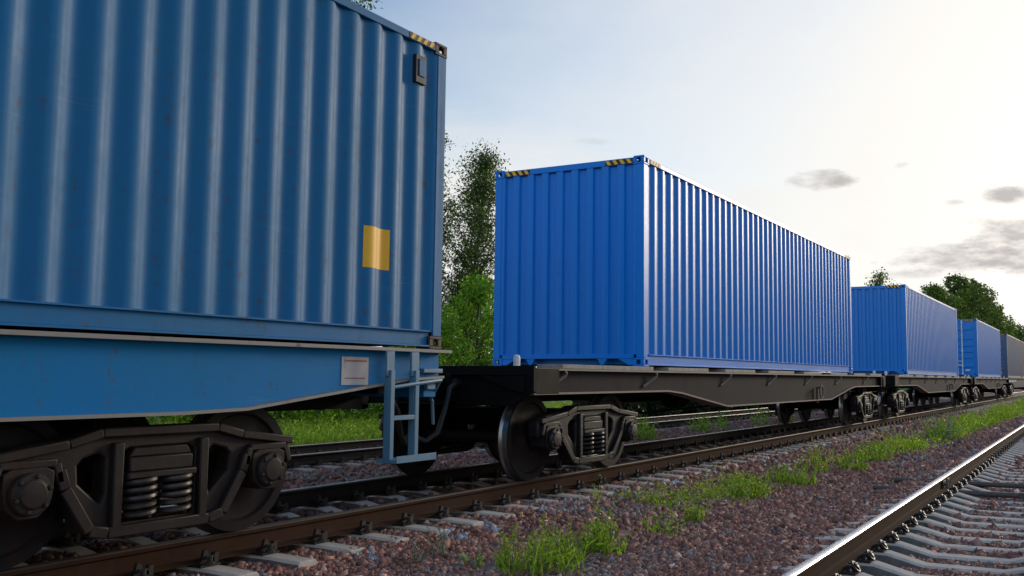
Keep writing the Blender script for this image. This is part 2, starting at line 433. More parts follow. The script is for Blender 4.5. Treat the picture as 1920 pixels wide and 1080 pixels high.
# ------------------------------------------------------------------ rails
HEAD = [(-.036,-.014),(-.030,-.004),(-.018,0),(.018,0),(.030,-.004),(.036,-.014)]
RAIL = [(-.075,-.180),(-.075,-.168),(-.02,-.150),(-.009,-.135),(-.009,-.052),(-.034,-.038),(-.036,-.014),(-.030,-.004),(-.018,0),(.018,0),(.030,-.004),(.036,-.014),(.034,-.038),(.009,-.052),(.009,-.135),(.02,-.150),(.075,-.168),(.075,-.180)]
def make_rail(x0, x1, y0, y1, z, mw_, mh, label):
    n = len(RAIL); mb = MB()
    xs_ = [x0, x1]; vs = []
    for x, y in ((x0, y0), (x1, y1)):
        vs += [(x, y+u, z+w) for u, w in RAIL]
    mb.v = vs
    for i in range(n):
        j = (i+1) % n
        mb.f.append([i, j, n+j, n+i]); mb.m.append(1 if 6 <= i <= 9 else 0)
    mb.f.append(list(range(n))[::-1]); mb.m.append(0)
    mb.f.append(list(range(n, 2*n))); mb.m.append(0)
    root = empty('rail', (x0, y0, z))
    o = mb.build('rail_bar', [mw_, mh], None)
    o.parent = root; o.location = (-x0, -y0, -z)
    tag(root, label, 'rail', 'railway rails')
    return root
XE = 330
r1 = make_rail(-30, XE, -.7975, -.7975, 0, M['rail_rust'], M['rail_head_dull'], 'brown rail under the near wheels of the freight train')
make_rail(-30, XE, .7975, .7975, 0, M['rail_rust_dark'], M['rail_head_far'], 'dark rail with a bright top edge under the far wheels of the train')
r3 = make_rail(-30, XE, float(rt_c(-30))+.7975, float(rt_c(XE))+.7975, ZR, M['rail_rust'], M['rail_head'], 'shiny topped rail of the empty track at bottom right')
make_rail(-30, XE, float(rt_c(-30))-.7975, float(rt_c(XE))-.7975, ZR, M['rail_rust'], M['rail_head'], 'outer rail of the empty right track, cut off by the frame corner')
make_rail(-30, XE, YB-.7975, YB-.7975, ZB, M['rail_rust_dark'], M['rail_head_far'], 'nearer rail of the weedy back track seen beneath the wagons')
make_rail(-30, XE, YB+.7975, YB+.7975, ZB, M['rail_rust_dark'], M['rail_head_far'], 'farther rail of the back track, beside the green grass')
# joint plate on the right track's near rail
fx = 1.6; fy = float(rt_c(fx))+.7975 - float(rt_c(-30)) - .7975
mb = MB(); mb.box(fx+30-.28, fx+30+.28, fy-.040, fy-.012, -.135, -.045)
for k in (-.2,-.07,.07,.2): mb.lathe([(.018,0),(.018,.03)], (fx+30+k, fy-.040, -.09), (0,-1,0), 6)
mb.box(fx+30-.02, fx+30+.05, fy-.052, fy-.0402, -.15, -.03)
mb.build('joint_plate', M['clip'], r3, .004)

# ------------------------------------------------------------------ sleepers
def sleeper_mesh(mb, w=.19, seat_drop=.055, side=1):
    prof = [(-1.35,-.012),(-1.05,0),(-.60,0),(-.30,-seat_drop),(.30,-seat_drop),(.60,0),(1.05,0),(1.35,-.012)]
    wt, wb, h = w/2, w/2+.045, .21
    vs = []
    for y, z in prof:
        vs += [(-wt+.02, y, z), (wt-.02, y, z), (wt, y, z-.02), (wb, y, -h), (-wb, y, -h), (-wt, y, z-.02)]
    n = len(prof); fs = []
    for i in range(n-1):
        for k in range(6):
            fs.append((i*6+k, i*6+(k+1) % 6, (i+1)*6+(k+1) % 6, (i+1)*6+k))
    fs.append([5,4,3,2,1,0]); fs.append([(n-1)*6+k for k in range(6)])
    mb.add(vs, fs, 0)
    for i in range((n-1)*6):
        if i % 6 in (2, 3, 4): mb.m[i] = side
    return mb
def plate(mb, y, m=0): mb.box(-.085, .085, y-.17, y+.17, .001, .018, m)
def clip_geom(mb, y, s, m=0, ring=True):
    """fastening beside the rail foot: anchor post, spring loop, round ring bolt (s = side, away from the rail)"""
    yy = y + s*.105
    k = .72 if ring else 1.3
    mb.prism([(-.05,.016),(.05,.016),(.032,.045*k),(.010,.085*k),(-.016,.085*k),(-.034,.04*k)], 'xz', yy-.014, yy+.014, m)
    mb.tube([(-.05,yy-s*.03,.035),(-.055,yy+s*.02,.06),(-.03,yy+s*.055,.07),(.03,yy+s*.055,.07),(.055,yy+s*.02,.06),(.05,yy-s*.03,.035)], .010, 6, m)
    if ring:
        mb.torus((.0, yy+s*.05, .050), (0, s*.78, .62), .042, .010, 18, 6, m)
        mb.lathe([(.030,-.03),(.030,-.016),(.021,-.015),(.021,.020)], (0, yy+s*.05, .050), (0, s*.78, .62), 10, m)
    else:
        mb.lathe([(.034,0),(.034,.02),(.018,.021),(.018,.06)], (.0, yy+s*.055, .016), (0, 0, 1), 8, m)
    mb.box(.07, .105, yy-.02, yy+.02, .016, .062 if ring else .085, m)
def proto_sleeper(name, mat, parts, drop=.055, ring=True):
    root = empty(name)
    sleeper_mesh(MB(), seat_drop=drop).build('concrete_body', [mat, M['concrete_shade']], root, .006 if parts else 0)
    pl = MB(); 
    for y in (-.7975, .7975):
        p = MB(); plate(p, y); po = p.build('base_plate', M['clip'], root)
        for s in (-1, 1):
            c_ = MB(); clip_geom(c_, y, s, 0, ring); c_.build('rail_clip', M['clip'], po)
    return root
def proto_far(name, mat, drop=.055):
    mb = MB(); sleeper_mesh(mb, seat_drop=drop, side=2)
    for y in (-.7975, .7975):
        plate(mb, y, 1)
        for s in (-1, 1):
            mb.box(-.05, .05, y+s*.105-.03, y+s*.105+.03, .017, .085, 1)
    return mb.build(name, [mat, M['clip'], M['concrete_shade']], None)
SL = {'t1': ('concrete sleeper half buried in brown ballast under the freight train', 'sleepers under the freight train'),
      'rt': ('pale concrete sleeper with sagging middle on the empty right track', 'sleepers of the empty right track'),
      'bt': ('dusty concrete sleeper of the back track behind the train', 'sleepers of the back track')}
near1 = proto_sleeper('sleeper', M['concrete'], True, .055, False)
tag(near1, SL['t1'][0], 'sleeper', SL['t1'][1])
first = True
x = -9.56
SX1 = []
while x < 200:
    SX1.append(x + random.uniform(-.012, .012)); x += .557
far1 = proto_far('sleeper', M['concrete']); tag(far1, SL['t1'][0], 'sleeper', SL['t1'][1])
fu1 = fu2 = False
for x in [s for s in SX1 if s < 44]:
    if x < 9:
        o = near1 if not fu1 else copy_tree(near1); fu1 = True
    else:
        o = far1 if not fu2 else copy_tree(far1); fu2 = True
    o.location = (x, random.uniform(-.015,.015), -.199); o.rotation_euler = (0, 0, random.uniform(-.008,.008))
nearR = proto_sleeper('sleeper', M['concrete'], True, .075); tag(nearR, SL['rt'][0], 'sleeper', SL['rt'][1])
farR = proto_far('sleeper', M['concrete'], .075); tag(farR, SL['rt'][0], 'sleeper', SL['rt'][1])
SXR = []; x = -6.98
while x < 200:
    SXR.append(x + random.uniform(-.012,.012)); x += .53
fu1 = fu2 = False
for x in [s for s in SXR if s < 42]:
    if x < 7:
        o = nearR if not fu1 else copy_tree(nearR); fu1 = True
    else:
        o = farR if not fu2 else copy_tree(farR); fu2 = True
    o.location = (x, float(rt_c(x)), ZR-.199); o.rotation_euler = (0, 0, RT_K + random.uniform(-.008,.008))
farB = proto_far('sleeper', M['concrete_old']); tag(farB, SL['bt'][0], 'sleeper', SL['bt'][1])
fu1 = False; SXB = []
x = -1.2
while x < 27:
    SXB.append(x); x += .55
for x in SXB:
    o = farB if not fu1 else copy_tree(farB); fu1 = True
    o.location = (x, YB, ZB-.199)
# the far rest of the three tracks' sleepers as one mass
mb = MB()
for x in SX1:
    if x >= 44 and x < 120: mb.box(x-.11, x+.11, -1.35, 1.35, -.35, -.2)
for x in SXR:
    if x >= 42 and x < 120: mb.box(x-.11, x+.11, float(rt_c(x))-1.35, float(rt_c(x))+1.35, -.42, ZR-.2)
for k in range(100):
    x = 27.2 + .55*k; mb.box(x-.11, x+.11, YB-1.35, YB+1.35, -.45, ZB-.2)
tag(mb.build('distant_sleepers', M['concrete'], None, smooth=0), kind='stuff')
# rods crossing the right track
for k, (x, xb, lab) in enumerate([(1.72, 2.35, 'rusty rod lying across the empty track, the one nearer the camera'), (2.95, 3.3, 'rusty rod lying across the empty track, the one farther from the camera')]):
    root = empty('steel_rod', (x, -5.6, -.30))
    mb = MB(); mb.tube([(0, 1.75, 0), (.02, 0, .0), (.1, -1.9, .0)], .035, 10); mb.build('rod_tube', M['rod'], root)
    mb = MB()
    for yy in (1.2, -.1, -1.2): mb.box(-.05+.01, .05+.03, yy-.03, yy+.03, -.06, .045)
    mb.build('rod_bracket', M['rod'], root, .004)
    tag(root, lab, 'rod', 'rods across the right track')

# ------------------------------------------------------------------ ballast stones
def make_stones():
    base = bmesh.new(); bmesh.ops.create_icosphere(base, subdivisions=1, radius=1)
    ico_v = np.array([v.co[:] for v in base.verts]); ico_f = np.array([[v.index for v in f.verts] for f in base.faces]); base.free()
    cub_v = np.array([(-1,-1,-1),(1,-1,-1),(1,1,-1),(-1,1,-1),(-1,-1,1),(1,-1,1),(1,1,1),(-1,1,1)], float)*.66
    cub_f = np.array([(0,3,2),(0,2,1),(4,5,6),(4,6,7),(0,1,5),(0,5,4),(1,2,6),(1,6,5),(2,3,7),(2,7,6),(3,0,4),(3,4,7)])
    oct_v = np.array([(1,0,0),(-1,0,0),(0,1,0),(0,-1,0),(0,0,1),(0,0,-1)], float)
    oct_f = np.array([(0,2,4),(2,1,4),(1,3,4),(3,0,4),(2,0,5),(1,2,5),(3,1,5),(0,3,5)])
    sx1 = np.array(SX1); sxr = np.array(SXR); sxb = np.array(SXB)
    def near(x, arr): 
        i = np.clip(np.searchsorted(arr, x), 1, len(arr)-1)
        return np.minimum(abs(x-arr[i-1]), abs(x-arr[i]))
    allV = []; allF = []; allT = []; off = 0
    for (lo, hi, rad, dens, (bv, bf)) in [(0, 9.0, .0215, 1250, (cub_v, cub_f)), (0, 9.0, .019, 900, (oct_v, oct_f)), (9.0, 15, .028, 760, (cub_v, cub_f)), (15, 24, .038, 400, (oct_v, oct_f)), (24, 46, .052, 190, (oct_v, oct_f))]:
        x0, x1, y0, y1 = max(-11, -11.7), -11.7+hi+1, -7.2, min(8.6, -6.66+hi)
        n = int((x1-x0)*(y1-y0)*dens)
        x = rng.uniform(x0, x1, n); y = rng.uniform(y0, y1, n)
        dist = np.hypot(x-CAM[0], y-CAM[1])
        P = np.stack([x, y, gz(x, y)], -1); px, py, dd = to_px(P)
        ok = (dist >= lo) & (dist < hi) & (px > -60) & (px < 1980) & (py < 1140)
        # keep rails, fastenings and exposed sleeper tops clear
        cr = rt_c(x)
        for c0, zt in ((0*x, 0), (cr, ZR), (YB+0*x, ZB)):
            ok &= (abs(abs(y-c0)-.7975) > .085)
        d1 = near(x, sx1); ok &= ~((abs(y) < 1.24 + .05*np.sin(x*9.1)) & (d1 < .135)) & ~((abs(abs(y)-.7975) < .22) & (d1 < .16))
        dr = near(x, sxr); ok &= ~((y-cr < 1.02 + .06*np.sin(x*7.7)) & (y-cr > -1.25) & (dr < .128)) & ~((abs(abs(y-cr)-.7975) < .24) & (dr < .17))
        db = near(x, sxb); ok &= ~((abs(y-YB) < 1.2) & (db < .10))
        x, y = x[ok], y[ok]; n = len(x)
        s = rad*np.exp(rng.normal(0, .28, n)); s = np.clip(s, rad*.45, rad*2.0)
        # lower the stones a little inside the cribs
        z = gz(x, y) + rng.uniform(-.35, .55, n)*s + .006
        
        ax = np.stack([rng.uniform(.75, 1.35, n), rng.uniform(.65, 1.1, n), rng.uniform(.5, .95, n)], -1)*s[:, None]
        q = rng.normal(size=(n, 4)); q /= np.linalg.norm(q, axis=1)[:, None]
        # mostly lying flat: damp tilt
        q[:, 1:3] *= .45; q /= np.linalg.norm(q, axis=1)[:, None]
        w, a_, b_, c_ = q.T
        Rm = np.stack([1-2*(b_*b_+c_*c_), 2*(a_*b_-c_*w), 2*(a_*c_+b_*w), 2*(a_*b_+c_*w), 1-2*(a_*a_+c_*c_), 2*(b_*c_-a_*w), 2*(a_*c_-b_*w), 2*(b_*c_+a_*w), 1-2*(a_*a_+b_*b_)], -1).reshape(n, 3, 3)
        jit = (bv[None]*(1 + rng.uniform(-.38, .34, (n, len(bv), 1))) + rng.normal(0, .16, (n, len(bv), 3))) * ax[:, None, :]
        vv = np.einsum('nij,nkj->nki', Rm, jit) + np.stack([x, y, z], -1)[:, None, :]
        ff = bf[None] + (np.arange(n)*len(bv))[:, None, None] + off
        allV.append(vv.reshape(-1, 3)); allF.append(ff.reshape(-1, 3)); off += n*len(bv)
        pal = np.array([(.115,.064,.055),(.135,.080,.068),(.090,.052,.047),(.16,.105,.090),(.085,.075,.075),(.098,.105,.118),(.22,.165,.145),(.065,.045,.044),(.30,.26,.24)])
        pr = np.array([.26,.22,.16,.10,.10,.055,.04,.055,.01]); 
        idx = rng.choice(len(pal), n, p=pr/pr.sum())
        col = pal[idx]*rng.uniform(.65, 1.3, (n, 1))*np.array([3.15,2.34,1.94])
        grey = (np.sin(x*1.1+y*2.0)+np.sin(x*.37-y*1.3) > 1.0) & (rng.random(n) < .34)      # greyer drifts
        col[grey] = np.array([.27,.225,.205])*rng.uniform(.7, 1.5, (grey.sum(), 1))
        # pale chips lying at some sleeper ends
        i1 = np.clip(np.searchsorted(sx1, x), 1, len(sx1)-1)
        sel = (abs(y+1.40) < .13) & (near(x-.06, sx1) < .13) & (rng.random(n) < .5) & (np.sin(np.round(x/.557)*2.4) > -.35)
        col[sel] = np.array([.46,.47,.52])*rng.uniform(.6, 1.25, (sel.sum(), 1))
        train_shade = (abs(y) < .74) | ((y > .86) & (y < 1.15)); col[train_shade] *= .42  # shade under the train put into the stone colour
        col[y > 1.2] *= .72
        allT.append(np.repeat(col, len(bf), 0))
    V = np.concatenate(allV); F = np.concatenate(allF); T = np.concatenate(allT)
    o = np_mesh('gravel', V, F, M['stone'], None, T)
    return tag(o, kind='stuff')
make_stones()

# ------------------------------------------------------------------ containers
CL, CW, CH = 12.192, 2.438, 2.896
def corr_profile(length, pitch, outer, slope, depth, rad=.012, phase=0.0):
    """points (u, d) of a trapezoid wave; d = depth inward, corners rounded"""
    n = max(1, int(round(length/pitch))); p = length/n
    k = p/(outer*2+slope*2); o_, s_ = outer*k, slope*k
    corner = []
    for i in range(n):
        u = i*p
        corner += [(u+o_/2, 0), (u+o_/2+s_, depth), (u+o_/2+s_+o_, depth), (u+o_/2+2*s_+o_, 0)]
    pts = [(0, 0)]
    for i, (u, dd) in enumerate(corner):
        pu, pd = corner[i-1] if i else (0, 0)
        nu, nd = corner[i+1] if i+1 < len(corner) else (length, 0)
        def toward(qu, qd):
            l = math.hypot(qu-u, qd-dd); t = min(rad/l, .45); return (u+(qu-u)*t, dd+(qd-dd)*t)
        A = toward(pu, pd); B = toward(nu, nd)
        for t in (0, .33, .67, 1):
            a = ((1-t)**2*A[0]+2*t*(1-t)*u+t*t*B[0], (1-t)**2*A[1]+2*t*(1-t)*dd+t*t*B[1]); pts.append(a)
    pts.append((length, 0))
    return pts
def sheet(mb, pts, fn, z0, z1, m=0, nz=1):
    vs = []; n = len(pts)
    for j in range(nz+1):
        z = z0+(z1-z0)*j/nz
        vs += [fn(u, dd, z) for u, dd in pts]
    mb.add(vs, [(j*n+i, j*n+i+1, (j+1)*n+i+1, (j+1)*n+i) for j in range(nz) for i in range(n-1)], m)
def casting(x, y, z, sx, sy, top):
    """corner casting 178x162x118 with oval openings (x, y, z = outer corner; s = direction inward)"""
    mb = MB(); lx, ly, h = .178, .162, .118
    zb = z-h if top else z; t = .026
    x1, y1 = x+sx*lx, y+sy*ly
    mb.box(x, x1, y, y1, zb, zb+t); mb.box(x, x1, y, y1, zb+h-t, zb+h)
    # side wall (normal y) with an opening, end wall (normal x) with an opening
    zi0, zi1 = zb+t, zb+h-t
    def wall(axis):
        a0, a1, s = (x, x1, sx) if axis == 'y' else (y, y1, sy)
        o0 = a0+s*.05; o1 = a0+s*(.128 if axis == 'y' else .115)
        for (p, q) in ((a0, o0), (o1, a1)):
            if axis == 'y': mb.box(p, q, y+sy*.001, y+sy*t, zi0, zi1)
            else: mb.box(x+sx*.001, x+sx*t, p+(sy*t if p == a0 else 0), q, zi0, zi1)
        # rounded corners of the opening
        for (p, q) in ((o0, 1), (o1, -1)):
            for zz, w in ((zi0, 1), (zi1, -1)):
                tri = [(p, zz), (p+s*q*.022, zz), (p, zz+w*.02)]
                if axis == 'y': mb.prism(tri, 'xz', y+sy*.003, y+sy*t)
                else: mb.prism(tri, 'yz', x+sx*.003, x+sx*t)
    wall('y'); wall('x')
    return mb
def make_container(name, x0, z0, body, label, group, yoff=0.0, cast=None, doors=False, detail=True, hazard=True, panel_mat=None, yellow=False, vent_x=(), length=CL, bend=.018):
    root = empty(name, (x0, yoff, z0)); tag(root, label, 'container', group)
    H = CW/2; cast = cast or body
    pz0, pz1 = .165, CH-.095
    # corner posts
    for sx_, xa in ((1, 0.0), (-1, length)):
        for sy in (-1, 1):
            y = sy*(-H)
            mb = MB()
            ins = .118
            mb.prism([(xa+sx_*.004, y+sy*.004), (xa+sx_*.13, y+sy*.004), (xa+sx_*.13, y+sy*.035), (xa+sx_*.055, y+sy*.06), (xa+sx_*.05, y+sy*.118), (xa+sx_*.004, y+sy*.118)], 'xy', ins, CH-ins)
            mb.build('corner_post', body, root, .006)
            casting(xa, y, 0, sx_, sy, False).build('corner_casting', cast, root, .005)
            casting(xa, y, CH, sx_, sy, True).build('corner_casting', cast, root, .005)
    # long sides
    xs0, xs1 = .12, length-.12
    prof = corr_profile(xs1-xs0, .284, .072, .070, .038, bend)
    for sy in (-1, 1):
        mb = MB(); sheet(mb, prof, lambda u, dd, z: (xs0+u, sy*(H-.012-dd), z), pz0-.01, pz1+.01)
        mb.build('side_panel', panel_mat or body, root, smooth=50)
        y = sy*H
        mb = MB()   # bottom side rail, a channel open outward
        mb.prism([(y-sy*.055, .020), (y-sy*.002, .020), (y-sy*.002, .034), (y-sy*.034, .040), (y-sy*.034, .150), (y-sy*.002, .156), (y-sy*.002, .168), (y-sy*.055, .168)], 'yz', .178, length-.178)
        mb.build('bottom_rail', body, root)
        mb = MB(); mb.box(.178, length-.178, y-sy*.002, y-sy*.07, CH-.092, CH-.022)
        mb.build('top_rail', body, root, .008)
    # ends
    eprof = corr_profile(CW-.236, .25, .104, .020, .044, .008)
    for sx_, xa, dr in ((1, 0.0, doors), (-1, length, False)):
        mb = MB(); mb.box(xa+sx_*.006, xa+sx_*.07, -H+.162, H-.162, CH-.105, CH-.018)
        mb.build('top_header', body, root, .006)
        mb = MB(); mb.box(xa+sx_*.006, xa+sx_*.075, -H+.162, H-.162, .108, .172)
        for sy in (-1, 1):
            mb.prism([(sy*(H-.162), .108), (sy*(H-.162), .02), (sy*(H-.24), .02), (sy*(H-.40), .108)], 'yz', xa+sx_*.012, xa+sx_*.06)
            mb.prism([(sy*.50, .108), (sy*.66, .108), (sy*.60, .022), (sy*.56, .022)], 'yz', xa+sx_*.012, xa+sx_*.05)
        mb.box(xa+sx_*.16, xa+sx_*.17, -H+.10, H-.10, .03, .108)
        mb.build('bottom_sill', body, root, .004)
        if not dr:
            mb = MB(); sheet(mb, eprof, lambda u, dd, z: (xa+sx_*(.012+dd), -H+.118+u, z), .165, CH-.10)
            mb.build('end_panel', body, root, smooth=50)
        else:
            for sy in (-1, 1):
                ya, yb_ = sy*.012, sy*(H-.122)
                mb = MB(); mb.box(xa+sx_*.03, xa+sx_*.05, ya, yb_, .175, CH-.11)
                zz = .175
                for zc in (.55, 1.0, 1.30, 1.60, 1.95, 2.42):
                    mb.prism([(xa+sx_*.03, zc-.10), (xa+sx_*.003, zc-.07), (xa+sx_*.003, zc+.07), (xa+sx_*.03, zc+.10)] if sx_ > 0 else [(xa-.03, zc-.10), (xa-.003, zc-.07), (xa-.003, zc+.07), (xa-.03, zc+.10)], 'xz', ya+sy*.10, yb_-sy*.10)
                dd_ = mb.build('door', body, root, .006)
                mb = MB(); yb2 = sy*.50
                mb.tube([(xa-.03, yb2, .12), (xa-.03, yb2, CH-.06)], .034, 8)
                for zc in (.16, .55, 1.3, 2.1, CH-.16): mb.box(xa-.06, xa+.0, yb2-.05, yb2+.05, zc-.035, zc+.035)
                mb.build('locking_bar', M['zinc'], dd_)
                mb = MB()
                for zc in (.78, .58): mb.bar((xa-.055, yb2, zc), (xa-.06, yb2+sy*-.0+.36, zc+.02), .03, .04)
                mb.build('door_handle', M['zinc'], dd_)
                mb = MB(); mb.box(xa-.008, xa+.002, sy*.62, sy*.84, .30, .37); mb.build('white_marking', M['white_paint'], dd_)
    # roof, floor
    mb = MB(); rp = corr_profile(length-.30, .21, .05, .055, .02, .008)
    vs = []; n = len(rp)
    for u, dd in rp: vs.append((.15+u, -H+.06, CH-.030-dd))
    for u, dd in rp: vs.append((.15+u, H-.06, CH-.030-dd))
    mb.add(vs, [(i, i+1, n+i+1, n+i) for i in range(n-1)])
    mb.build('roof', body, root, smooth=50)
    mb = MB(); mb.box(.17, length-.17, -H+.06, H-.06, .10, .16)
    for k in range(1, 24): mb.box(k*length/24.5, k*length/24.5+.05, -H+.07, H-.07, .03, .0999)
    mb.build('floor', M['black_steel'], root)
    # hazard marking: yellow slanted bars on a black ground
    if hazard:
        def stripes(face, a0, a1, zc0, zc1, pos, nrm):
            mb = MB()
            lo, hi = min(a0, a1), max(a0, a1); n = 4; w = (hi-lo)/(n*2)
            pl = 'xz' if face == 'y' else 'yz'
            mb.prism([(lo, zc0), (hi, zc0), (hi, zc1), (lo, zc1)], pl, pos, pos+nrm*.004, 0)
            for k in range(n):
                u = lo+w*(2*k+.15); sh = w*.8
                mb.prism([(u, zc0+.004), (u+w, zc0+.004), (min(u+w+sh, hi), zc1-.004), (min(u+sh, hi), zc1-.004)], pl, pos+nrm*.004, pos+nrm*.007, 1)
            mb.build('hazard_marking', [M['black_paint'], M['yellow']], root, smooth=0)
        for sy in (-1, 1):
            stripes('y', .20, .56, CH-.088, CH-.026, sy*(H-.002), sy)
            stripes('y', length-.20, length-.56, CH-.088, CH-.026, sy*(H-.002), sy)
            for xa, s in ((.006, -1), (length-.006, 1)):
                stripes('x', sy*(H-.175), sy*(H-.60), CH-.100, CH-.030, xa, s)
    for vx in vent_x:
        mb = MB(); zc = CH-.34
        mb.prism([(-H-.012, zc-.13), (-H-.012, zc+.13), (-H+.045, zc+.13), (-H+.045, zc-.13)], 'yz', vx-.075, vx+.075)
        mb.prism([(-H-.013, zc-.07), (-H-.021, zc-.065), (-H-.021, zc+.09), (-H-.013, zc+.095)], 'yz', vx-.038, vx+.05, 1)
        mb.build('vent', [M['black_paint'], M['old_blue']], root, .006)
    if yellow:
        a0, a1, zz0, zz1 = yellow
        sub = [(u, dd) for u, dd in prof if a0 <= xs0+u <= a1]
        def at(x_):
            for (u0, d0), (u1, d1) in zip(prof, prof[1:]):
                if xs0+u0 <= x_ <= xs0+u1: return (x_-xs0, d0+(d1-d0)*(x_-xs0-u0)/max(u1-u0, 1e-9))
        sub = [at(a0)] + sub + [at(a1)]
        mb = MB(); sheet(mb, sub, lambda u, dd, z: (xs0+u, -(H-.012-dd)-.0025, z), zz0, zz1)
        mb.build('label_patch', M['yellow'], root, smooth=50)
    return root
GC = 'containers riding on the freight train'
ZC = 1.32
make_container('container', -4.466-CL, 1.42, M['old_blue'], 'dusty blue container with a yellow square label and rusty corners', GC, cast=M['rusty_casting'], yellow=(CL+4.466-5.53, CL+4.466-5.21, .665, 1.02), vent_x=(CL-.40,), bend=.034)
make_container('container', 0, ZC, M['bright_blue'], 'bright blue container with plain ribbed end wall, large in the middle', GC, vent_x=())
make_container('container', 19.94, ZC+.003, M['far_blue'], 'blue container with plain ribbed end wall and pinkish glossy side, mid distance', GC, yoff=.04)
make_container('container', 39.26, ZC, M['far_blue'], 'blue container with a pale locking bar on its end doors', GC, doors=True)
make_container('container', 56.2, ZC, M['grey_blue'], 'small far container with greyish side and a sliver of blue door end', GC, doors=True, panel_mat=M['grey_blue'])
make_container('container', 68.65, ZC, M['pink_grey'], 'farthest pinkish grey container cut by the right edge of the picture', GC)

# ------------------------------------------------------------------ wagons
def spring_geom(mb, x, y, z0, z1, r, turns=5, wire=.0185):
    path = []
    n = turns*14
    for k in range(n+1):
        t = 2*math.pi*k/14
        path.append((x+r*math.cos(t), y+r*math.sin(t), z0+(z1-z0)*k/n))
    mb.tube(path, wire, 6)
WHEEL = [(.10,.105),(.16,.10),(.20,.062),(.30,.040),(.385,.05),(.405,.072),(.4755,.070),(.480,.058),(.4805,.005),(.490,-.02),(.508,-.032),(.505,-.052),(.49,-.060),(.40,-.058),(.385,-.035),(.30,-.02),(.20,-.005),(.16,-.07),(.10,-.08)]
def make_bogie(root, xc, hb, m_frame, m_spring, front=True):
    b = empty('bogie', (xc, 0, 0)); b.parent = root
    for dx in (-hb, hb):
        mb = MB(); mb.tube([(dx, -1.16, .478), (dx, 1.16, .478)], .075, 14); mb.build('axle', M['black_steel'], b)
        for s in (-1, 1):
            mb = MB()
            prof = [(r, -h) for r, h in WHEEL]; n0 = len(prof)
            mb.lathe([(r, h) for r, h in WHEEL], (dx, s*.7975, .4805), (0, s, 0), 48)
            # tread faces polished
            seg = 48
            for fi in range((len(WHEEL)-1)*seg):
                if 7 <= fi//seg <= 9: mb.m[fi] = 1
            w_ = mb.build('wheel', [M['wheel'], M['tread']], b, smooth=40)
    for s in (-1, 1):
        # cast side frame with window openings
        out = [(-hb-.26,.60),(-hb-.24,.70),(-hb-.06,.735),(-.66,.775),(-.44,.835),(.44,.835),(.66,.775),(hb+.06,.735),(hb+.24,.70),(hb+.26,.60),(hb+.25,.50),
               (hb+.175,.50),(hb+.155,.62),(hb-.155,.62),(hb-.175,.50),(hb-.25,.46),(.52,.20),(.40,.165),(-.40,.165),(-.52,.20),(-hb+.25,.46),(-hb+.175,.50),(-hb+.155,.62),(-hb-.155,.62),(-hb-.175,.50),(-hb-.25,.50)]
        holes = [[(-.275,.235),(.275,.235),(.275,.67),(.22,.70),(-.22,.70),(-.275,.67)],
                 [(-.41,.36),(-.39,.42),(-.39,.64),(-.43,.68),(-.54,.65),(-.575,.61),(-.565,.50)],
                 [(.41,.36),(.39,.42),(.39,.64),(.43,.68),(.54,.65),(.575,.61),(.565,.50)]]
        bm = bmesh.new(); edges = []
        for loop in [out]+holes:
            vs = [bm.verts.new((x, 0, z)) for x, z in loop]
            edges += [bm.edges.new((vs[i], vs[(i+1) % len(vs)])) for i in range(len(vs))]
        bmesh.ops.triangle_fill(bm, use_beauty=True, use_dissolve=False, edges=edges)
        ex = bmesh.ops.extrude_face_region(bm, geom=bm.faces[:])
        bmesh.ops.translate(bm, verts=[v for v in ex['geom'] if isinstance(v, bmesh.types.BMVert)], vec=(0, s*.14, 0))
        bmesh.ops.recalc_face_normals(bm, faces=bm.faces)
        me = bpy.data.meshes.new('side_frame'); bm.to_mesh(me); bm.free(); me.materials.append(m_frame)
        o = bpy.data.objects.new('side_frame', me); COL.objects.link(o); o.parent = b; o.location = (0, s*.98, 0)
        bv = o.modifiers.new('bevel', 'BEVEL'); bv.width = .018; bv.segments = 2; bv.limit_method = 'ANGLE'; bv.angle_limit = R(50)
        # ribs framing the openings stand proud of the web
        mb = MB(); yo = s*1.12; y1 = s*1.16
        def rib(pts, w):
            for p, q in zip(pts, pts[1:]): mb.bar((p[0], (yo+y1)/2, p[1]), (q[0], (yo+y1)/2, q[1]), .05, w)
        rib([(-hb-.24,.68),(-.66,.745),(-.44,.805),(.44,.805),(.66,.745),(hb+.24,.68)], .06)
        rib([(-hb+.19,.60),(-hb+.23,.48),(-.50,.21),(-.38,.185),(.38,.185),(.50,.21),(hb-.23,.48),(hb-.19,.60)], .075)
        for sg in (-1, 1):
            rib([(sg*.325,.20),(sg*.325,.74)], .07)
            rib([(sg*(hb-.20),.52),(sg*(hb-.17),.645),(sg*(hb+.17),.645),(sg*(hb+.21),.52)], .05)
        mb.build('frame_rib', m_frame, b, .01)
        for dx in (-hb, hb):
            mb = MB()
            mb.prism([(dx-.15,.50),(dx-.15,.60),(dx-.10,.625),(dx+.10,.625),(dx+.15,.60),(dx+.15,.50),(dx+.13,.40),(dx+.06,.335),(dx-.06,.335),(dx-.13,.40)], 'xz', s*.94, s*1.17)
            mb.lathe([(.125,0),(.125,.03),(.115,.04),(.085,.043),(.080,.055),(.02,.06)], (dx, s*1.17, .478), (0, s, 0), 20)
            for k in range(6):
                t = k*math.pi/3+.3
                mb.lathe([(.016,0),(.016,.018)], (dx+.103*math.cos(t), s*1.205, .478+.103*math.sin(t)), (0, s, 0), 6)
            mb.build('axle_box', m_frame, b, .008)
        for k, (dx, dy) in enumerate([(-.135,.05),(.135,.05),(0,-.09)]):
            mb = MB(); spring_geom(mb, dx, s*(1.05+dy), .245, .50, .098); mb.build('spring', m_spring, b)
        mb = MB(); mb.box(-.26, .26, s*.90, s*1.17, .50, .545); mb.box(-.24, .24, s*.92, s*1.15, .545, .64)
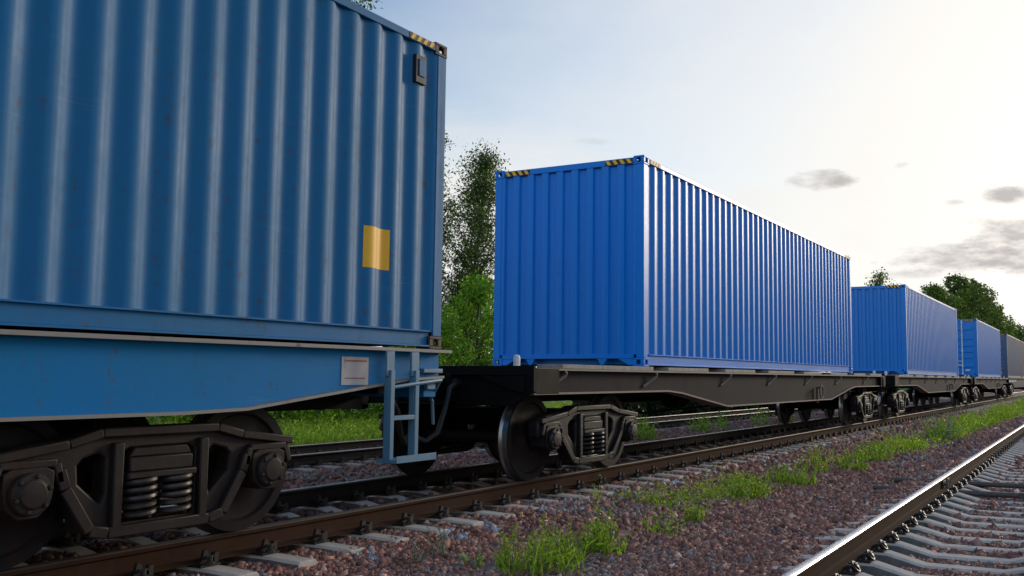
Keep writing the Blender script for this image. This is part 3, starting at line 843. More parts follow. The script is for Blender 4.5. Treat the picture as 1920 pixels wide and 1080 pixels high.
        mb.prism([(-.24,.64),(.24,.64),(.20,.70),(-.20,.70)], 'xz', s*.92, s*1.14)
        mb.build('bolster_end', m_frame, b, .01)
        mb = MB(); mb.bar((-hb+.5, s*.55, .42), (hb-.5, s*.55, .42), .06, .10)
        for dx in (-hb+.53, hb-.53):
            mb.prism([(dx-.03,.30),(dx+.03,.30),(dx+.05,.62),(dx-.05,.62)], 'xz', s*.72, s*.84)
        mb.build('brake_rigging', M['black_steel'], b)
    mb = MB(); mb.box(-.22, .22, -.95, .95, .56, .78); mb.lathe([(.25,0),(.25,.12)], (0,0,.78), (0,0,1), 20); mb.build('bolster', M['black_steel'], b)
    return b

def coupler(root, xe, s, z=1.05):
    """automatic knuckle coupler at a wagon end (s = outward direction)"""
    mb = MB()
    mb.box(xe-s*.35, xe+s*.30, -.085, .085, z-.10, z+.10)
    mb.prism([(xe+s*.28,-.12),(xe+s*.40,-.22),(xe+s*.62,-.22),(xe+s*.66,-.10),(xe+s*.52,-.04),(xe+s*.50,.06),(xe+s*.68,.10),(xe+s*.64,.22),(xe+s*.42,.20),(xe+s*.28,.10)], 'xy', z-.15, z+.15)
    mb.box(xe-s*.02, xe+s*.10, -.28, .28, z-.20, z-.14); mb.box(xe-s*.02, xe+s*.10, -.28, -.22, z-.20, z+.15); mb.box(xe-s*.02, xe+s*.10, .22, .28, z-.20, z+.15)
    c_ = mb.build('coupler', M['black_steel'], root, .015)
    mb = MB(); mb.tube([(xe+s*.02,-.34,z+.06),(xe+s*.22,-.38,z+.0),(xe+s*.36,-.42,z-.22),(xe+s*.45,-.40,z-.47),(xe+s*.58,-.34,z-.56),(xe+s*.72,-.28,z-.50)], .028, 10)
    mb.lathe([(.04,0),(.04,.10)], (xe+s*.0,-.34,z+.06), (s,0,0), 10)
    mb.build('air_hose', M['rubber'], root)
    return c_

def make_wagon(name, cx, half, label, paint_web, flange, plank, sill, bogie_off, hb, m_frame, m_spring, style):
    """sill: list of (|x| local, z of lower edge); origin at wagon centre on the rail tops"""
    root = empty(name, (cx, 0, 0)); tag(root, label, 'flat wagon', 'flat wagons of the freight train')
    blue = style == 'blue'
    zt = 1.385 if blue else 1.243
    yw = 1.20
    full = [(-a, b) for a, b in sill] + [(a, b) for a, b in sill[::-1]]
    for s in (-1, 1):
        mb = MB()
        mb.prism([(-half+.01, zt)] + full + [(half-.01, zt)], 'xz', s*(yw-.02), s*yw)                # web
        web = mb.build('side_sill', paint_web, root)
        mb = MB()                                                                                    # flanges
        if blue: mb.box(-half-.06, half+.06, s*1.02, s*1.30, zt, zt+.028)
        else: mb.box(-half+.06, half-.06, s*1.02, s*1.30, zt, zt+.022)
        fw = 1.27 if blue else 1.30
        for p, q in zip(full, full[1:]):
            mb.prism([(p[0], p[1]), (q[0], q[1]), (q[0], q[1]-.022), (p[0], p[1]-.022)], 'xz', s*1.06, s*fw)
        mb.build('sill_flange', flange, root)
        if not blue:
            # tie-down hooks: bent rods standing off the web
            hooks = [-9.05+.4, -6.15, -3.2, -.75, 1.75, 4.3, 7.2]
            for hx in hooks:
                mb = MB(); mb.tube([(hx-.26, s*(yw+.012), zt-.19), (hx-.02, s*(yw+.055), zt-.085), (hx+.03, s*(yw+.075), zt-.055), (hx+.035, s*(yw+.08), zt-.03), (hx+.0, s*(yw+.075), zt+.001)], .020, 8)
                mb.build('tie_hook', M['sill_flange'], root)
            # edge planks of the deck
            segs = [(-8.72,-6.25),(-5.75,-4.2),(-3.45,-1.95),(-1.2,.45),(1.15,2.55),(3.3,4.9),(5.6,6.85),(7.45,8.9)]
            for a_, b_ in segs:
                mb = MB(); mb.box(a_, b_, s*.95, s*1.295, zt+.0225, zt+.074); mb.build('deck_plank', plank, root, .005)
    # centre sill, cross bearers, deck
    mb = MB(); mb.box(-half+.02, half-.02, -.30, .30, .86, zt-.01)
    for k in range(-7, 8): mb.box(k*half/7.6-.06, k*half/7.6+.06, -1.17, 1.17, 1.02, zt-.02)
    mb.build('centre_sill', M['black_steel'], root)
    mb = MB(); mb.box(-half+.09, half-.09, -1.015, 1.015, zt-.012, zt+.012); mb.build('deck', M['black_steel'] if not blue else M['wagon_blue_edge'], root)
    # equipment hung below: cylinder, reservoir, rods
    mb = MB(); mb.lathe([(.02,-.32),(.16,-.30),(.17,-.25),(.17,.25),(.16,.30),(.02,.32)], (-1.4,.45,.78), (1,0,0), 18); mb.build('air_tank', M['black_steel'], root)
    mb = MB(); mb.lathe([(.02,-.22),(.15,-.2),(.15,.2),(.05,.22),(.05,.5)], (1.6,-.35,.72), (1,0,0), 18)
    mb.tube([(2.1,-.35,.72),(bogie_off-1.1,-.1,.55)], .018, 6); mb.tube([(1.3,-.35,.72),(-bogie_off+1.1,.1,.55)], .018, 6); mb.build('brake_cylinder', M['black_steel'], root)
    if not blue:
        mb = MB(); mb.tube([(2.3,-1.23,.98),(2.3,-1.34,.98)], .02, 8); mb.torus((2.3,-1.35,.90), (0,1,0), .13, .016, 20, 6); mb.bar((2.3,-1.25,1.0),(2.3,-1.25,.66),.05,.02); mb.build('hand_wheel', M['rod'], root)
    for s in (-1, 1):
        xe = s*half
        # end beam
        mb = MB()
        if blue:
            mb.box(xe-s*.02, xe-s*.20, -1.18, 1.18, .98, zt-.002)
            mb.box(xe-s*.0, xe-s*.02, -1.16, 1.16, 1.02, zt-.05)
        else:
            mb.box(xe, xe-s*.05, -1.305, 1.305, 1.01, zt+.048)
            mb.prism([(-1.305,1.01),(1.305,1.01),(1.02,.86),(-1.02,.86)], 'yz', xe, xe-s*.05)
            mb.box(xe-s*.05, xe-s*.55, -1.303, -1.285, .985, zt+.020); mb.box(xe-s*.05, xe-s*.55, 1.285, 1.303, .985, zt+.020)
            for yy in (-1, 1):
                mb.prism([(yy*1.20, zt-.055), (yy*.62, zt-.055), (yy*.72, zt-.10), (yy*1.16, zt-.24), (yy*1.20, zt-.24)], 'yz', xe+s*.001, xe+s*.055)
            mb.box(xe+s*.001, xe+s*.075, -1.2, 1.2, zt-.052, zt-.038)
        mb.build('end_beam', M['black_steel'] if not blue else M['wagon_blue'], root, .006)
        coupler(root, xe, s)
        for yy in (-1, 1):
            if not blue:
                mb = MB(); mb.lathe([(.036,0),(.038,.005),(.038,.085),(.030,.112),(.012,.122)], (xe-s*.11, yy*1.02, zt+.048), (0,0,1), 14)
                mb.box(xe-s*.06, xe-s*.16, yy*1.02-.05, yy*1.02+.05, zt+.013, zt+.048)
                mb.build('stop_post', M['white_paint'], root)
        make_bogie(root, s*bogie_off, hb, m_frame, m_spring)
    # step ladder and release lever at the +x end, near side
    xe = half
    mb = MB(); mat_l = M['ladder_blue'] if blue else M['black_steel']
    if blue:
        xa, xb_ = xe-.83, xe-.50
        for xx in (xa, xb_):
            mb.box(xx-.02, xx+.03, -1.345, -1.325, .46, 1.22); mb.box(xx-.02, xx-.005, -1.325, -1.27, .46, 1.22)
            mb.box(xx-.055, xx+.045, -1.325, -1.302, 1.17, zt-.005)
        mb.box(xa+.03, xb_-.02, -1.343, -1.30, .795, .835)
        lad = mb.build('step_ladder', mat_l, root, .004)
        mb = MB(); mb.box(xa-.02, xb_+.19, -1.42, -1.20, .44, .468); mb.box(xa-.02, xb_+.19, -1.424, -1.42, .44, .50); mb.build('step_plate', mat_l, lad, .004)
        mb = MB(); mb.tube([(xa+.03,-1.33,1.075),(xb_,-1.34,1.105),(xe-.10,-1.30,1.135),(xe-.06,-1.25,1.12),(xe-.0,-1.12,.985),(xe+.04,-1.08,.955),(xe+.10,-1.05,.94),(xe+.16,-1.02,.72)], .017, 8)
        mb.build('release_lever', mat_l, root)
        mb = MB(); mb.box(xe-1.30, xe-.98, -1.2005, -1.206, 1.095, 1.325, 0); mb.box(xe-1.27, xe-1.0, -1.2055, -1.208, 1.285, 1.30, 1); mb.box(xe-1.26, xe-1.02, -1.2055, -1.208, 1.145, 1.155, 1)
        mb.build('placard', [M['placard'], M['red_line']], root)
        mb = MB(); mb.box(xe-.30, xe-.02, -1.2005, -1.26, 1.20, 1.24); mb.box(xe-.22, xe-.10, -1.2005, -1.24, 1.05, 1.15); mb.build('bracket', M['ladder_blue'], root, .006)
    else:
        xa, xb_ = xe-.75, xe-.40
        for xx in (xa, xb_):
            mb.tube([(xx,-1.31,zt-.02),(xx,-1.33,.60),(xx,-1.29,.48)], .016, 8)
        mb.box(xa-.03, xb_+.03, -1.40, -1.20, .45, .475); mb.tube([(xa,-1.33,.80),(xb_,-1.33,.80)], .014, 8)
        mb.build('step_ladder', mat_l, root)
        mb = MB(); mb.tube([(xe+.01,-1.2,1.12),(xe+.09,-1.0,1.10),(xe+.10,-.2,1.16)], .016, 8); mb.tube([(xe+.09,-1.0,1.10),(xe+.12,-1.05,.80)], .016, 8); mb.build('release_lever', M['black_steel'], root)
    return root
SG = [(9.33,1.0),(5.75,1.0),(5.25,.965),(3.36,.735)]
make_wagon('flat_wagon', -13.93, 9.46, 'blue flat wagon with a step ladder at its end, nearest the camera', M['wagon_blue'], M['wagon_blue_edge'], M['plank'],
           [(9.45,1.175),(8.95,1.15),(7.15,.94),(6.6,.925)], 6.56, .90, M['bogie_brown'], M['spring'], 'blue')
w2 = make_wagon('flat_wagon', 6.40, 9.36, 'grey flat wagon with deep belly sill under the large bright blue container', M['sill_grey'], M['sill_flange'], M['plank'], SG, 7.70, 1.0, M['bogie'], M['bogie'], 'grey')
for cx, lab in ((26.53, 'grey flat wagon with hand wheel on its belly, second of the grey ones'), (46.2, 'grey flat wagon under the container with end doors, farthest grey one')):
    w = copy_tree(w2); w.location = (cx, 0, 0); w['label'] = lab
# long blue wagon at the far end
w5 = empty('long_wagon', (69.0, 0, 0)); tag(w5, 'far dark blue wagon with white lettering on its side, at the right edge', 'flat wagon', 'flat wagons of the freight train')
for s in (-1, 1):
    mb = MB(); mb.prism([(-13.1,1.28),(-13.1,.98),(-9.5,.98),(-7.5,.66),(7.5,.66),(9.5,.98),(13.1,.98),(13.1,1.28)], 'xz', s*1.18, s*1.2); mb.build('side_sill', M['dark_wagon_blue'], w5)
    mb = MB(); mb.box(-13.1, 13.1, s*1.0, s*1.30, 1.28, 1.31); mb.build('sill_flange', M['sill_flange'], w5)
    mb = MB()
    for k in range(9): mb.box(-12.6+k*.75, -12.6+k*.75+.38, s*1.2005, s*1.206, 1.06, 1.20)
    mb.build('white_marking', M['white_paint'], w5)
    make_bogie(w5, s*9.7, .925, M['bogie'], M['bogie'])
    coupler(w5, s*13.1, s)
mb = MB(); mb.box(-13, 13, -.3, .3, .8, 1.27); mb.box(-13, 13, -1.0, 1.0, 1.27, 1.30); mb.box(-13.1, -13.0, -1.2, 1.2, .95, 1.27); mb.box(13.0, 13.1, -1.2, 1.2, .95, 1.27)
mb.build('centre_sill', M['black_steel'], w5)

# ------------------------------------------------------------------ vegetation
def leaf_cloud(name, C, size, cols, parent, up_bias=.0, aspect=.55):
    """one small bent leaf (two quads folded into one) per centre"""
    n = len(C); size = np.broadcast_to(np.asarray(size, float), (n,))
    D = rng.normal(size=(n, 3)); D[:, 2] += up_bias; D /= np.linalg.norm(D, axis=1)[:, None]
    E = np.cross(D, rng.normal(size=(n, 3))); E /= np.linalg.norm(E, axis=1)[:, None]
    Nn = np.cross(D, E)
    s = size[:, None]
    V = np.stack([C - D*s*.5, C + E*s*aspect*.5 + Nn*s*.08, C + D*s*.5, C - E*s*aspect*.5 + Nn*s*.08], 1).reshape(-1, 3)
    F = (np.arange(n)*4)[:, None] + np.arange(4)[None]
    return np_mesh(name, V, F, M['leaf'], parent, cols)
def leaf_cols(n, pal, pr, var=.25):
    pal = np.array(pal); idx = rng.choice(len(pal), n, p=np.array(pr)/sum(pr))
    return pal[idx]*rng.uniform(1-var, 1+var, (n, 1))
GREEN = [(.060,.125,.016),(.090,.175,.020),(.125,.215,.026),(.040,.085,.015),(.19,.24,.03)]
def make_tree(name, loc, height, spread, label, group, n_limb=26, n_leaf=9000, leaf=.10, base=.12, slope=1.0, loose=.25, trunk=.13, pal=GREEN, pr=(3,3,2,2,.6), up_l=.9, top_taper=1.0, cat='tree', lean=(0,0), cl=14):
    root = empty(name, loc); tag(root, label, cat, group)
    mb = MB()
    tp = [Vector((lean[0]*t*t*height+.12*math.sin(3*t+loc[0]), lean[1]*t*t*height+.12*math.cos(2.3*t+loc[1]), height*t*.97)) for t in np.linspace(0, 1, 9)]
    mb.tube([tuple(p) for p in tp], [trunk*(1-.93*t)+.006 for t in np.linspace(0, 1, 9)], 8)
    limbs = []
    for k in range(n_limb):
        t = base + (1-base)*((k+.5)/n_limb)**slope; t = min(t, .97)
        i = min(int(t*8), 7); p = tp[i].lerp(tp[i+1], t*8-i)
        ang = k*2.39996 + random.uniform(-.5,.5)
        ln = spread*(1-.75*(t**1.5)*top_taper)*random.uniform(.65, 1.2)
        dirn = Vector((math.cos(ang), math.sin(ang), up_l*random.uniform(.6,1.4))).normalized()
        pts = []; q = p.copy(); dd = dirn.copy()
        for j in range(6):
            pts.append(q.copy()); q = q + dd*(ln/5); dd = (dd + Vector((random.uniform(-.22,.22), random.uniform(-.22,.22), random.uniform(-.05,.22)))).normalized()
        r0 = max(.012, trunk*.42*(1-t)+.010)
        mb.tube([tuple(x_) for x_ in pts], [r0*(1-.8*j/5) for j in range(6)], 5)
        limbs.append((pts, ln))
        for _ in range(2):
            j = random.randint(1, 4); a_ = pts[j]; e = a_ + Vector((random.uniform(-1,1), random.uniform(-1,1), random.uniform(-.1,1.0))).normalized()*ln*.4
            mid = a_.lerp(e, .5) + Vector((0,0,.05*ln)); mb.tube([tuple(a_), tuple(mid), tuple(e)], [r0*.5, r0*.35, .005], 4)
            limbs.append(([a_, mid, e], ln*.45))
    mb.build('trunk', M['bark'], root)
    wts = np.array([l for _, l in limbs]); wts /= wts.sum()
    nc = max(20, n_leaf//cl); pick = rng.choice(len(limbs), nc, p=wts)
    C = []
    for i in pick:
        pts, ln = limbs[i]; t = random.uniform(.22, 1.06)*(len(pts)-1); j = min(int(t), len(pts)-2)
        c_ = pts[j].lerp(pts[j+1], t-j); C.append(c_[:])
    C0 = np.array(C); C = C0 + rng.normal(0, loose*.8, C0.shape)
    if nc > 600:      # twigs that carry the leaf sprays
        tw = MB()
        for a_, b_ in zip(C0, C):
            e_ = b_ + (b_-a_)*.6; tw.tube([tuple(a_), tuple((a_+b_)/2+np.array([0,0,.02])), tuple(e_)], [.010, .007, .003], 3, caps=False)
        tw.build('twig', M['bark'], root, fix=False)
    per = cl
    off = rng.normal(0, loose, (nc, per, 3))*np.array([1,1,.8])
    # clusters differ in density
    keep = rng.random((nc, per)) < rng.uniform(.35, 1, (nc, 1))
    P = (C[:, None]+off)[keep]
    n = len(P)
    tone = np.repeat(rng.uniform(.72, 1.3, (nc, 1)), per, 1)[keep][:, None]
    leaf_cloud('crown', P, leaf*rng.uniform(.6, 1.3, n), leaf_cols(n, pal, pr)*tone, root, .1)
    return root
def dome_tree(name, loc, height, spread, label, group, lobes=16, per=700, leaf=.30, pal=GREEN, pr=(3,3,2,2.4,.8), cat='tree', trunk=.2, low=.12, peak=0.0, shell=.30):
    """round full crown: many leafy lobes carried on limbs, ragged edge"""
    root = empty(name, loc); tag(root, label, cat, group)
    mb = MB(); mb.tube([(0,0,-.1),(.1,.05,height*.3),(.0,.12,height*.6),(.05,.05,height*.92)], [trunk, trunk*.8, trunk*.5, .02], 8)
    C = []; T = []
    for k in range(lobes):
        t = low + (1-low)*((k+.5)/lobes); wr = math.sin(math.pi*min(1, max(.18, .25+.75*(1-t)**.8)))*.5+.5*(1-t**2.2)
        ang = k*2.39996+random.uniform(-.6,.6); rr = spread*wr*random.uniform(.45,.85)
        if t > .88: rr *= .35
        c0 = np.array([rr*math.cos(ang), rr*math.sin(ang), height*t*(.96+peak*random.uniform(0,.08))])
        lr = spread*random.uniform(.26,.46)*(1.1-.45*t)
        if c0[2]+lr > height: c0[2] = height-lr*.85
        mb.tube([(.05,.08,height*t*.6), tuple(c0*np.array([.5,.5,.92])), tuple(c0)], [trunk*.35*(1-t)+.02, trunk*.2*(1-t)+.015, .01], 5)
        n = int(per*(lr/spread/.36)**2*1.0)
        v = rng.normal(size=(n, 3)); v /= np.linalg.norm(v, axis=1)[:, None]
        rad = lr*np.where(rng.random(n) < .72, 1-shell*rng.random(n)**1.6, 1+.32*rng.random(n)**2)
        bump = 1+.20*np.sin(v[:, 0]*5+k)*np.sin(v[:, 1]*5.5-k)*np.sin(v[:, 2]*5+2*k)+.12*np.sin(v[:,0]*13+k*3)*np.sin(v[:,2]*12-k)
        P = c0 + v*(rad*bump)[:, None]*np.array([1, 1, .88])
        C.append(P); T.append(np.full(n, random.uniform(.75, 1.25)))
    mb.build('trunk', M['bark'], root)
    C = np.concatenate(C); T = np.concatenate(T)[:, None]; ok = C[:, 2] > .05; C = C[ok]; T = T[ok]; n = len(C)
    leaf_cloud('crown', C, leaf*rng.uniform(.55, 1.35, n), leaf_cols(n, pal, pr)*T, root, .25, .62)
    return root
def g(x, y): return float(gz(x, y))
make_tree('tree', (17.0, 13.8, g(17,13.8)), 9.7, 2.8, 'tall loose leafed tree between the two nearest containers', 'trees behind the railway', 52, 31000, .105, .06, .85, .20, .10, up_l=1.25, lean=(.08,.0), top_taper=.95, cl=12)
make_tree('tree', (14.9, 14.6, g(14.9,14.6)), 9.7, 3.0, 'slender tree half hidden by the edge of the dusty blue container', 'trees behind the railway', 46, 26000, .105, .08, .85, .20, .10, up_l=1.35, lean=(.05,0), cl=12)
make_tree('tree', (9.9, 14.0, g(9.9,14)), 13.35, 2.6, 'tree whose topmost twig just peeps over the dusty blue container', 'trees behind the railway', 30, 9000, .12, .12, 1.0, .2, .14, up_l=1.5, lean=(.06,0))
BG = [(.14,.31,.018),(.20,.40,.022),(.08,.20,.014),(.27,.46,.035)]
DK = [(.014,.030,.008),(.020,.042,.010),(.010,.020,.006)]  # near-black leaf tones, the bushes' deep shade put into the colour
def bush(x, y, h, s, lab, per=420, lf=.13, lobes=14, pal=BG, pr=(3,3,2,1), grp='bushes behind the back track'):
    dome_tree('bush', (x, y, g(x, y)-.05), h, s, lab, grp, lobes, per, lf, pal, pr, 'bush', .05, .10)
bush(14.3, 11.4, 4.9, 1.7, 'bright green bush beside the far corner of the big blue container', 900, .12, 20)
bush(12.3, 12.2, 3.9, 1.9, 'bright green bush close behind the coupling gap between wagons', 800, .12, 18)
bush(16.6, 12.6, 4.2, 1.9, 'green bush mostly hidden behind the big blue container', 400)
bush(9.8, 13.2, 2.4, 1.7, 'low bush seen under the blue wagon beside its ladder')
bush(7.3, 13.0, 2.2, 1.7, 'low bush seen under the middle of the blue wagon')
bush(4.6, 13.2, 2.4, 1.7, 'low bush glimpsed above the near bogie of the blue wagon')
bush(1.8, 12.8, 2.6, 1.8, 'low bush glimpsed through the bogie window at the left')
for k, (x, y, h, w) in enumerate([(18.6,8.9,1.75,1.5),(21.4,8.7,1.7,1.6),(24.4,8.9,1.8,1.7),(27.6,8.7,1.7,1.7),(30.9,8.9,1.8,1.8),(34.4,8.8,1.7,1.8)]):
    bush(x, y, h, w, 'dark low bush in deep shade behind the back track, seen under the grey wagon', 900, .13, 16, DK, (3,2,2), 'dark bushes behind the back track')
def far(x, y, h, s, lab, lobes=18, per=900, lf=.34, **k):
    dome_tree('tree', (x, y, g(x, y)), h, s, lab, 'trees behind the railway', lobes, per, lf, **k)
make_tree('tree', (86.5, 13.2, g(86,13)), 12.0, 2.3, 'small tree top poking up behind the second plain blue container', 'trees behind the railway', 26, 9000, .26, .1, .9, .3, .16, up_l=1.2)
make_tree('tree', (93.5, 13.0, g(93,13)), 12.1, 1.3, 'thin twiggy tree top next to the roof hazard stripes', 'trees behind the railway', 20, 2600, .22, .1, .9, .3, .12, up_l=1.6)
far(97.5, 10.8, 10.9, 4.0, 'rounded tree starting the dark wood behind the far containers', 18, 1000, .30)
far(109, 11.0, 12.9, 4.4, 'bushy tree on the left shoulder of the dark wood', 20, 1000, .32, peak=1)
far(119, 12.0, 13.6, 4.4, 'dense tree in the left middle of the dark wood', 18, 1000, .34)
far(131, 11.0, 16.2, 4.8, 'tallest pointed tree of the dark wood', 22, 1000, .34, peak=1)
far(147, 11.0, 17.4, 5.2, 'broad tree right of the tallest one in the dark wood', 22, 1000, .36)
far(160, 10.8, 17.4, 5.4, 'round crowned tree forming the right shoulder of the wood', 20, 1000, .38)
far(177, 10.6, 15.6, 5.8, 'tree on the right slope of the wood above the door container', 20, 900, .40)
far(200, 10.6, 13.6, 6.0, 'lower tree at the foot of the wood near the right edge', 18, 800, .44)
far(224, 10.4, 13.6, 6.5, 'far low tree over the farthest containers', 16, 700, .48)
far(250, 10.0, 11.6, 7.0, 'farthest low tree at the right edge of the picture', 16, 600, .52)

# low wood along the right side of the railway: mirrored in the container flanks
def wood_mass(name, segs, leaf):
    C = []
    for (x, y, h, w, n) in segs:
        z = rng.random(n)**.7*h
        a_ = rng.uniform(0, 2*math.pi, n); r = w*np.sqrt(rng.random(n))*(1.05-.75*(z/h)**2)
        C.append(np.stack([x+r*np.cos(a_), y+r*np.sin(a_), z-.5], -1))
    C = np.concatenate(C); n = len(C)
    return tag(leaf_cloud(name, C, leaf*rng.uniform(.6,1.4,n), leaf_cols(n, GREEN, (3,3,2,2,.6)), None), kind='stuff')
segs = []
for k in range(26):
    x = 26+k*6.5; segs.append((x, -27 - 4*math.sin(k*1.7) - .02*x, 6.0+2.6*math.sin(k*2.1)+2.0*math.sin(k*.7), 4.2, 1000))
wood_mass('distant_wood', segs, 1.1)

# weeds: stems with small leaves, or tufts of blades
WP = {'weed': ([(.22,.40,.018),(.30,.50,.026),(.15,.29,.016),(.40,.54,.05)], (3,3,2,1)), 'grass': ([(.21,.37,.02),(.30,.47,.035),(.16,.28,.02),(.42,.40,.12)], (3,2,2,.5)), 'silver': ([(.20,.24,.19),(.30,.33,.28),(.14,.19,.11)], (3,2,2))}
def weed_geo(kind, n_stem, h, spread, leaf, x0=0, y0=0, z0=0, flat=False):
    """returns stem paths and leaf centres"""
    stems = []; C = []; S = []
    for k in range(n_stem):
        a_ = random.uniform(0, 2*math.pi); r = spread*math.sqrt(random.random()); b = Vector((x0+r*math.cos(a_), y0+r*math.sin(a_), z0-.02))
        hh = h*random.uniform(.45, 1.1); tip = b + Vector((random.uniform(-.35,.35)*hh, random.uniform(-.35,.35)*hh, hh))
        mid = b.lerp(tip, .5) + Vector((random.uniform(-.06,.06)*hh, random.uniform(-.06,.06)*hh, .06*hh))
        stems.append([tuple(b), tuple(mid), tuple(tip)])
        m_ = max(5, int(hh/(leaf*.30)))
        for j in range(m_):
            t = random.uniform(.08, 1.02); q = b.lerp(mid, t*2) if t < .5 else mid.lerp(tip, t*2-1)
            w = leaf*(1.25-.75*t); C.append((q.x+random.gauss(0, w*.55), q.y+random.gauss(0, w*.55), q.z+random.gauss(0, w*.25))); S.append(leaf*(1.25-.6*t)*random.uniform(.7,1.3))
    return stems, np.array(C), np.array(S)
def blades(n, h, spread, x0=0, y0=0, z0=0, w=.006):
    a_ = rng.uniform(0, 2*math.pi, n); r = spread*np.sqrt(rng.random(n)); B = np.stack([x0+r*np.cos(a_), y0+r*np.sin(a_), np.full(n, z0-.01)], -1)
    hh = h*rng.uniform(.4, 1.1, n)[:, None]; dr = rng.normal(0, .33, (n, 3)); dr[:, 2] = 1; dr /= np.linalg.norm(dr, axis=1)[:, None]
    side = np.cross(dr, rng.normal(size=(n, 3))); side /= np.linalg.norm(side, axis=1)[:, None]
    bend = rng.normal(0, .28, (n, 3))*np.array([1,1,0])
    M1 = B + dr*hh*.55; T = B + dr*hh + bend*hh - np.array([0,0,.08])*hh
    V = np.stack([B-side*w, B+side*w, M1+side*w*.8, M1-side*w*.8, T+side*w*.15, T-side*w*.15], 1).reshape(-1, 3)
    i = (np.arange(n)*6)[:, None]
    F = np.concatenate([i+np.array([[0,1,2,3]]), i+np.array([[3,2,4,5]])], 0)
    return V, F
def weed(loc, kind, n_stem, h, spread, leaf, label, nbl=0, name='weed'):
    x, y = loc; root = empty(name, (x, y, g(x, y))); tag(root, label, 'weed', 'weeds in the ballast')
    pal, pr = WP[kind]
    if n_stem:
        st, C, S = weed_geo(kind, n_stem, h, spread, leaf)
        mb = MB()
        for p in st: mb.tube(p, [.004,.003,.0015], 4)
        mb.build('stem', M['stem'], root, fix=False)
        leaf_cloud('foliage', C, S, leaf_cols(len(C), pal, pr), root, .5, .42)
    if nbl:
        V, F = blades(nbl, h*.95, spread*1.15); pal2, pr2 = WP['grass']
        cc = leaf_cols(nbl, pal2, pr2); np_mesh('tuft', V, F, M['leaf'], root, np.concatenate([cc, cc], 0))
    return root
weed((-5.02,-2.48), 'weed', 16, .38, .20, .050, 'grassy green tuft at the bottom edge, left of the tall sprigs', 70)
weed((-4.72,-2.66), 'weed', 14, .28, .20, .050, 'low leafy weed at the bottom edge between two grassy tufts', 30)
weed((-4.40,-2.50), 'weed', 9, .36, .19, .045, 'grassy tuft of long bent blades in the brown ballast', 90)
weed((-3.88,-2.62), 'weed', 22, .36, .19, .058, 'bushy bright green weed with tall thin sprig beside it', 40)
weed((-3.62,-2.42), 'weed', 3, .68, .05, .040, 'single tall thin sprig standing in the ballast')
weed((-2.78,-2.70), 'weed', 12, .30, .20, .050, 'small branching weed right of the bushy green one', 16)
weed((-1.78,-2.64), 'weed', 18, .24, .13, .060, 'compact round weed below the ground cover patch', 20)
weed((-5.45,-1.80), 'silver', 6, .26, .06, .034, 'silvery weed near the sleeper ends at bottom left')
weed((-5.13,-1.74), 'silver', 5, .38, .08, .034, 'taller silvery sprig right of the other silvery weed')
weed((-5.22,-2.15), 'weed', 8, .14, .07, .05, 'tiny low green weed near the bottom edge left of the tufts')
weed((.62,-2.46), 'weed', 24, .34, .26, .062, 'dark leafy weed at the right end of the ground cover patch', 12)
weed((2.5,-2.48), 'weed', 36, .34, .36, .058, 'wide pale green clump with small white flowers', 90)
weed((5.2,-2.76), 'weed', 26, .40, .32, .070, 'round green weed left of the long grass strip')
weed((4.1,-2.40), 'weed', 14, .58, .22, .055, 'tall bluish green weed standing before the grass strip', 30)
weed((7.2,-2.66), 'weed', 30, .42, .42, .075, 'leafy weed at the start of the long grass strip', 50)
weed((14.9,-2.9), 'silver', 20, .80, .55, .06, 'tall weed with pale feathery tops in the grass strip', 20)
weed((11.0, 4.15), 'weed', 40, .60, .55, .08, 'green bush of weeds against the back track beside the bogie', 90)
weed((15.2, 3.95), 'weed', 24, .55, .32, .08, 'bright weed clump against the back track below the belly sill', 30)
weed((16.8, 3.9), 'weed', 12, .6, .22, .08, 'slim weed against the back track right of the bright clump', 16)
weed((20.6, 3.9), 'weed', 16, .65, .3, .09, 'weed by the back track just left of the far wheels', 16)
weed((23.2, 3.8), 'weed', 18, .7, .35, .09, 'weed by the back track between the far wheels', 16)
weed((1.95, 4.25), 'weed', 12, .22, .15, .06, 'tiny weed at the foot of the back rail beside the ladder')
weed((-2.6, 2.3), 'weed', 12, .20, .24, .055, 'sparse weed on the ballast next to the near axle box')
fl = [o for o in bpy.data.objects if o.get('label', '').startswith('wide pale green clump')][0]
mb = MB()
for _ in range(16):
    q = Vector((random.gauss(0,.25), random.gauss(.05,.2), random.uniform(.22,.40)))
    for k in range(3): mb.box(q.x-.012, q.x+.012, q.y-.012, q.y+.012, q.z+.008*k, q.z+.008*k+.005)
mb.build('flower', M['white_paint'], fl)
# pale stone and blue stone lying on the ballast
for (x, y, s, colr, lab) in [(7.0, 2.05, .06, (.62,.64,.66), 'white stone on the dark ballast behind the train')]:
    bm = bmesh.new(); bmesh.ops.create_icosphere(bm, subdivisions=2, radius=s)
    for v in bm.verts: v.co *= random.uniform(.8,1.15); v.co.z *= .75
    me = bpy.data.meshes.new('stone'); bm.to_mesh(me); bm.free(); me.materials.append(M['white_paint'])
    o = bpy.data.objects.new('stone', me); COL.objects.link(o); o.location = (x, y, g(x, y)+.05); tag(o, lab, 'stone')

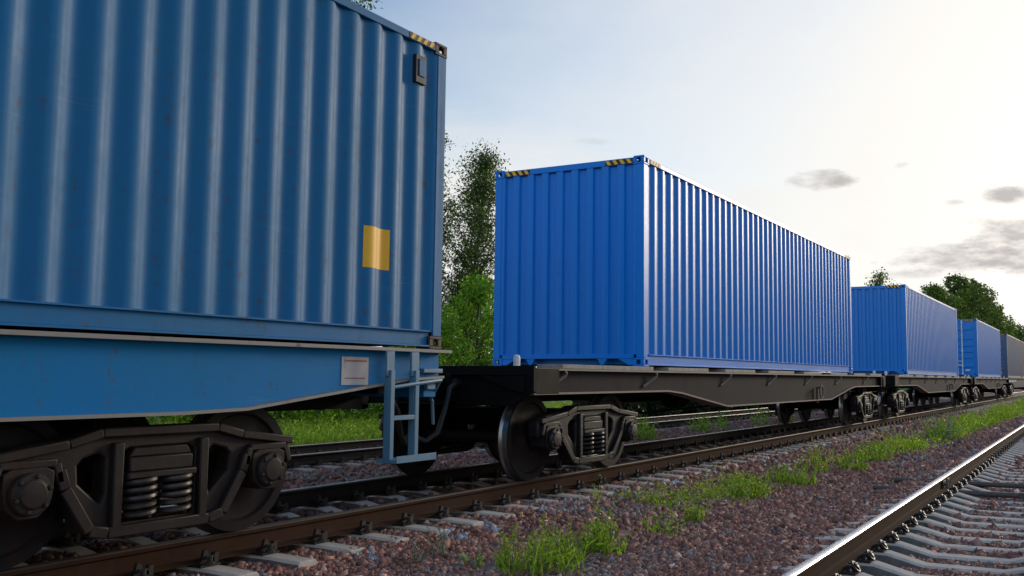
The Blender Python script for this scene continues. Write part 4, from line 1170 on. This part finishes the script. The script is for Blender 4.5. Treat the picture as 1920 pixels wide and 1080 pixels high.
# ground cover and grass strips nobody could count
def cover(name, pts, h, leaf, kinds=('weed',), per=5, nbl=0):
    CC = []; SS = []; VV = []; FF = []; TT = []; off = 0
    for (x, y, k) in pts:
        z = g(x, y)
        hh = h*k
        m_ = per
        CC.append(np.stack([x+rng.normal(0, leaf*1.6, m_), y+rng.normal(0, leaf*1.6, m_), z+hh*rng.random(m_)**1.2], -1)); SS.append(leaf*rng.uniform(.6,1.3,m_))
    C = np.concatenate(CC); S = np.concatenate(SS); pal, pr = WP['weed']
    D = rng.normal(size=(len(C), 3)); D[:, 2] += .5; D /= np.linalg.norm(D, axis=1)[:, None]
    E = np.cross(D, rng.normal(size=(len(C), 3))); E /= np.linalg.norm(E, axis=1)[:, None]
    s = S[:, None]
    V = np.stack([C-D*s*.5, C+E*s*.24, C+D*s*.5, C-E*s*.24], 1).reshape(-1, 3); F = (np.arange(len(C))*4)[:, None]+np.arange(4)[None]
    T = leaf_cols(len(C), pal, pr, .35)
    if nbl:
        for (x, y, k) in pts:
            if random.random() < .6:
                v, f = blades(nbl, h*k*1.25, leaf*2.2, x, y, g(x, y), w=max(.004, leaf*.09)); VV.append(v); FF.append(f+off); off += len(v)
        if VV:
            v = np.concatenate(VV); f = np.concatenate(FF)
            cc = leaf_cols(len(f), *WP['grass'], .3)
            F = np.concatenate([F, f+len(V)]); V = np.concatenate([V, v]); T = np.concatenate([T, cc])
    return tag(np_mesh(name, V, F, M['leaf'], None, T), kind='stuff')
pts = []
for _ in range(480):      # clover-like patch beside the sleepers
    t = random.random(); x = -1.3 + 3.4*t; y = -1.75 - .42*math.sin(t*2.6) + random.gauss(0, .22)
    pts.append((x, y, random.uniform(.4,1.2)))
cover('ground_cover', pts, .13, .036, per=9, nbl=2)
pts = []
for _ in range(3600):      # long strip between the tracks
    t = random.random()**.85; x = 8.0 + 46*t; w = .30+.25*math.sin(x*.8)*math.sin(x*.31)+.10*math.sin(x*2.1)+.2*(t)
    y = -2.85 - .10*math.sin(x*.45) + random.gauss(0, max(.12, w*.6))
    if math.sin(x*1.3)+.6*math.sin(x*2.9+1)+random.random()*1.5 < .35: continue
    if random.random() > .78: continue
    pts.append((x, y, random.uniform(.4,1.25)*(.75+.35*math.sin(x*.9)+.35*t)))
cover('grass_strip', pts, .46, .080, per=9, nbl=4)
pts = []
for _ in range(9000):      # meadow behind the back track
    x = random.uniform(-2, 34); y = 8.9 + random.random()**1.3*4.6
    pts.append((x, y, random.uniform(.5,1.3)))
cover('meadow_grass', pts, .38, .10, per=3, nbl=6)
pts = []
for _ in range(300):       # stray seedlings on the ballast
    x = random.uniform(-5.5, 12); y = random.choice([random.gauss(-2.7,.35), random.gauss(2.9,.5)])
    pts.append((x, y, random.uniform(.3,1)))
cover('seedlings', pts, .07, .028, per=4, nbl=1)
